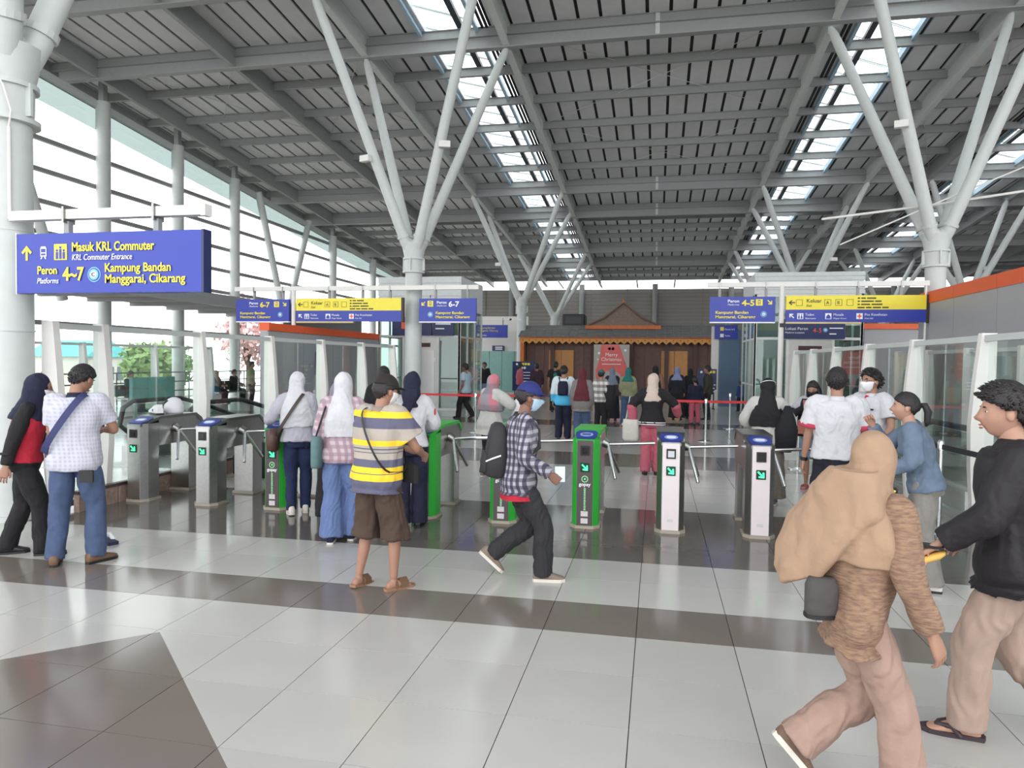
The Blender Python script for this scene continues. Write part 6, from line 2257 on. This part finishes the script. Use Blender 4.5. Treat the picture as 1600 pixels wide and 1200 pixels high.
# ================================================================== FAR PEOPLE
def far(label, u, Y, rz, H, fem, topm, botm, hj=None, sl='long', hair='short', skirt=False, cap=None, mask=None, **kw):
    x_, y_ = px(u, Y)
    bt = dict(kind='skirt', mat=botm, hem=.08, flare=.07) if skirt else J_trous(botm, ease=.02, knee=.078, hem=.075)
    return person(label, (x_, y_), R_(rz), H, fem, hair=None if hj else hair, top=dict(mat=topm, sleeve=sl, ease=.03, hem=kw.pop('hem', -.08), flare=.1), bottom=bt, shoes=dict(kind='shoe', mat=kw.pop('shoem', shoe_k)),
                  hijab=dict(mat=hj, len=kw.pop('hl', .28), spread=.9) if hj else None, cap=cap, mask=mask, vox=.02, **kw)


walk = ((-.08, .2, 0, 0, 0), (.08, -.22, .05, 0, .4))
p, J = far('man in white and sky blue shirt with dark cap, back turned', 880, 15.8, 2, 1.66, False, band_mat('shirt_white_blue', [(.5, srgb(80, 180, 224)), (1.0, srgb(80, 180, 224)), (1.03, srgb(206, 216, 224)), (1.7, srgb(206, 216, 224))]), navy_c, cap=black_c)
bag = worn('backpack', 'navy backpack on the man in white and sky blue shirt', 'backpack', p)
backpack(bag, J, navy_c, .12, .16, .05, .0, .02)
far('woman in maroon hijab and grey cardigan, back turned', 909, 15.2, 0, 1.6, True, greyc_c, jeans_c, maroon_c, hem=-.16, hl=.42)
p, J = far('person in white patterned top carrying a black bag before the poster', 938, 18.5, -20, 1.55, True, plaid_mat('white_black_print', srgb(214, 212, 206), srgb(180, 176, 170), srgb(70, 66, 66), 40, 40), black_c, None, hair='short', cap=teal_c)
bag = worn('shoulder_bag', 'large black bag on the person in white patterned top', 'bag', p)
b = MB(); c = J['p0'] + Vector((.25, 0, .1)); b.loft([ering(c + Vector((0, 0, z)), Vector((1, 0, 0)), Vector((0, 1, 0)), .16 * s, .09 * s, 16, 2.8) for z, s in ((-.45, .4), (-.2, .8), (.05, 1.1), (.25, 1))]); b.build('bag_body', black_c, bag, smooth='all')
far('woman in grey blue hijab and dark dress before the poster', 956, 21.5, 5, 1.58, True, navy2_c, navy2_c, cloth('hijab_greyblue', (130, 140, 160)), skirt=True)
p, J = far('woman in teal hijab, olive shirt and wide jeans', 981, 19.9, -4, 1.62, True, olive_c, jeans_c, teal_c, hem=-.02, hl=.1, feet=((-.12, -.1, 0, .1, .1), (.1, .15, 0, -.1, 0)), shoem=shoe_w)
bag = worn('shoulder_bag', 'dark maroon bag on the woman in olive shirt', 'bag', p)
b = MB(); c = J['p0'] + Vector((-.28, 0, .15)); b.bbox(c - Vector((.13, .06, .16)), c + Vector((.13, .06, .14)), .03); b.build('bag_body', cloth('bag_maroon', (58, 42, 56)), bag)
far('woman in long black hijab standing behind the cream hijab', 1023, 21.0, 0, 1.66, True, cloth('top_tan', (150, 110, 96)), black_c, black_c, hl=.42)
far('woman in lavender hijab and long dark coat', 1057, 22.5, -10, 1.63, True, navy2_c, black_c, lav_c, skirt=True, hl=.12)
far('woman in black hijab and long black coat beside the lavender hijab', 1078, 23.2, 5, 1.58, True, black_c, black_c, black_c, skirt=True)
far('person in navy jacket standing left of the information board', 1086, 21.0, 15, 1.35, False, navy_c, pink_c, None, hair='short')
far('man in dark olive shirt in front of the information board', 1106, 23.0, 70, 1.68, False, cloth('dark_olive', (62, 60, 54)), black_c)
far('man in pale blue shirt walking left before the lift', 727, 20.9, 75, 1.68, False, skyb_c, black_c, None, 'short', feet=walk, skin='brown')
far('man in black jacket and jeans near the left lift corner', 757, 29.5, 160, 1.68, False, black_c, jeansl_c)
far('man in pink shirt and mask before the dark blue board', 812, 29.8, -60, 1.66, False, pink_c, black_c, None, mask=(mask_w, 'flat'), feet=walk)
far('man in maroon shirt behind the blue cap', 838, 27.5, 20, 1.66, False, cloth('top_plum', (70, 46, 60)), black_c)
p, J = far('man in black printed shirt before the amber door', 867, 24.5, 5, 1.74, False, black_c, black_c, None, 'short')
MB().ell(J['ps'] + Vector((0, -.14, -.12)), (.07, .02, .09), 12, 8).build('back_print', teal_c, p)
far('small person in blue jacket at the foot of the slate blue pillar', 1157, 27.5, 30, 1.1, False, cloth('jacket_blue', (60, 84, 150)), navy_c)
# waiting area on the left
def waiting(label, x_, y_, rz, H, topm, botm, hj=None, seat=None, fem=False):
    ft = ((-.1, .3, 0, 0, 0), (.1, .32, 0, 0, 0)) if seat else None
    return person(label, (x_, y_), R_(rz), H, fem, ft, hair=None if hj else 'short', top=dict(mat=topm, sleeve='long', ease=.03), bottom=J_trous(botm, ease=.02), shoes=dict(kind='shoe', mat=shoe_k), hijab=dict(mat=hj, len=.28) if hj else None, vox=.02, seat=seat, hands=((-.12, .25, .68), (.12, .25, .68)) if seat else (None, None))


waiting('man in dark jacket standing in the waiting area behind the left glass', *px(76, 12.6), -60, 1.74, charcoal_c, navy2_c)
waiting('person in black seated on the nearest bench behind the left glass', -16.5, 16.0, -90, 1.62, black_c, black_c, None, .5)
waiting('person in grey seated on the middle bench behind the left glass', -16.5, 19.9, -90, 1.62, charcoal_c, navy2_c, None, .5)
waiting('person in tan hijab seated on the farthest bench behind the left glass', -16.5, 24.4, -90, 1.6, brown_c, black_c, tan_c, .5, True)
waiting('person in black seated at the end of the farthest bench', -16.5, 25.6, -90, 1.62, black_c, black_c, None, .5)
waiting('person in olive standing near the pink tree side of the glass', *px(392, 24.5), -70, 1.6, olive_c, black_c)
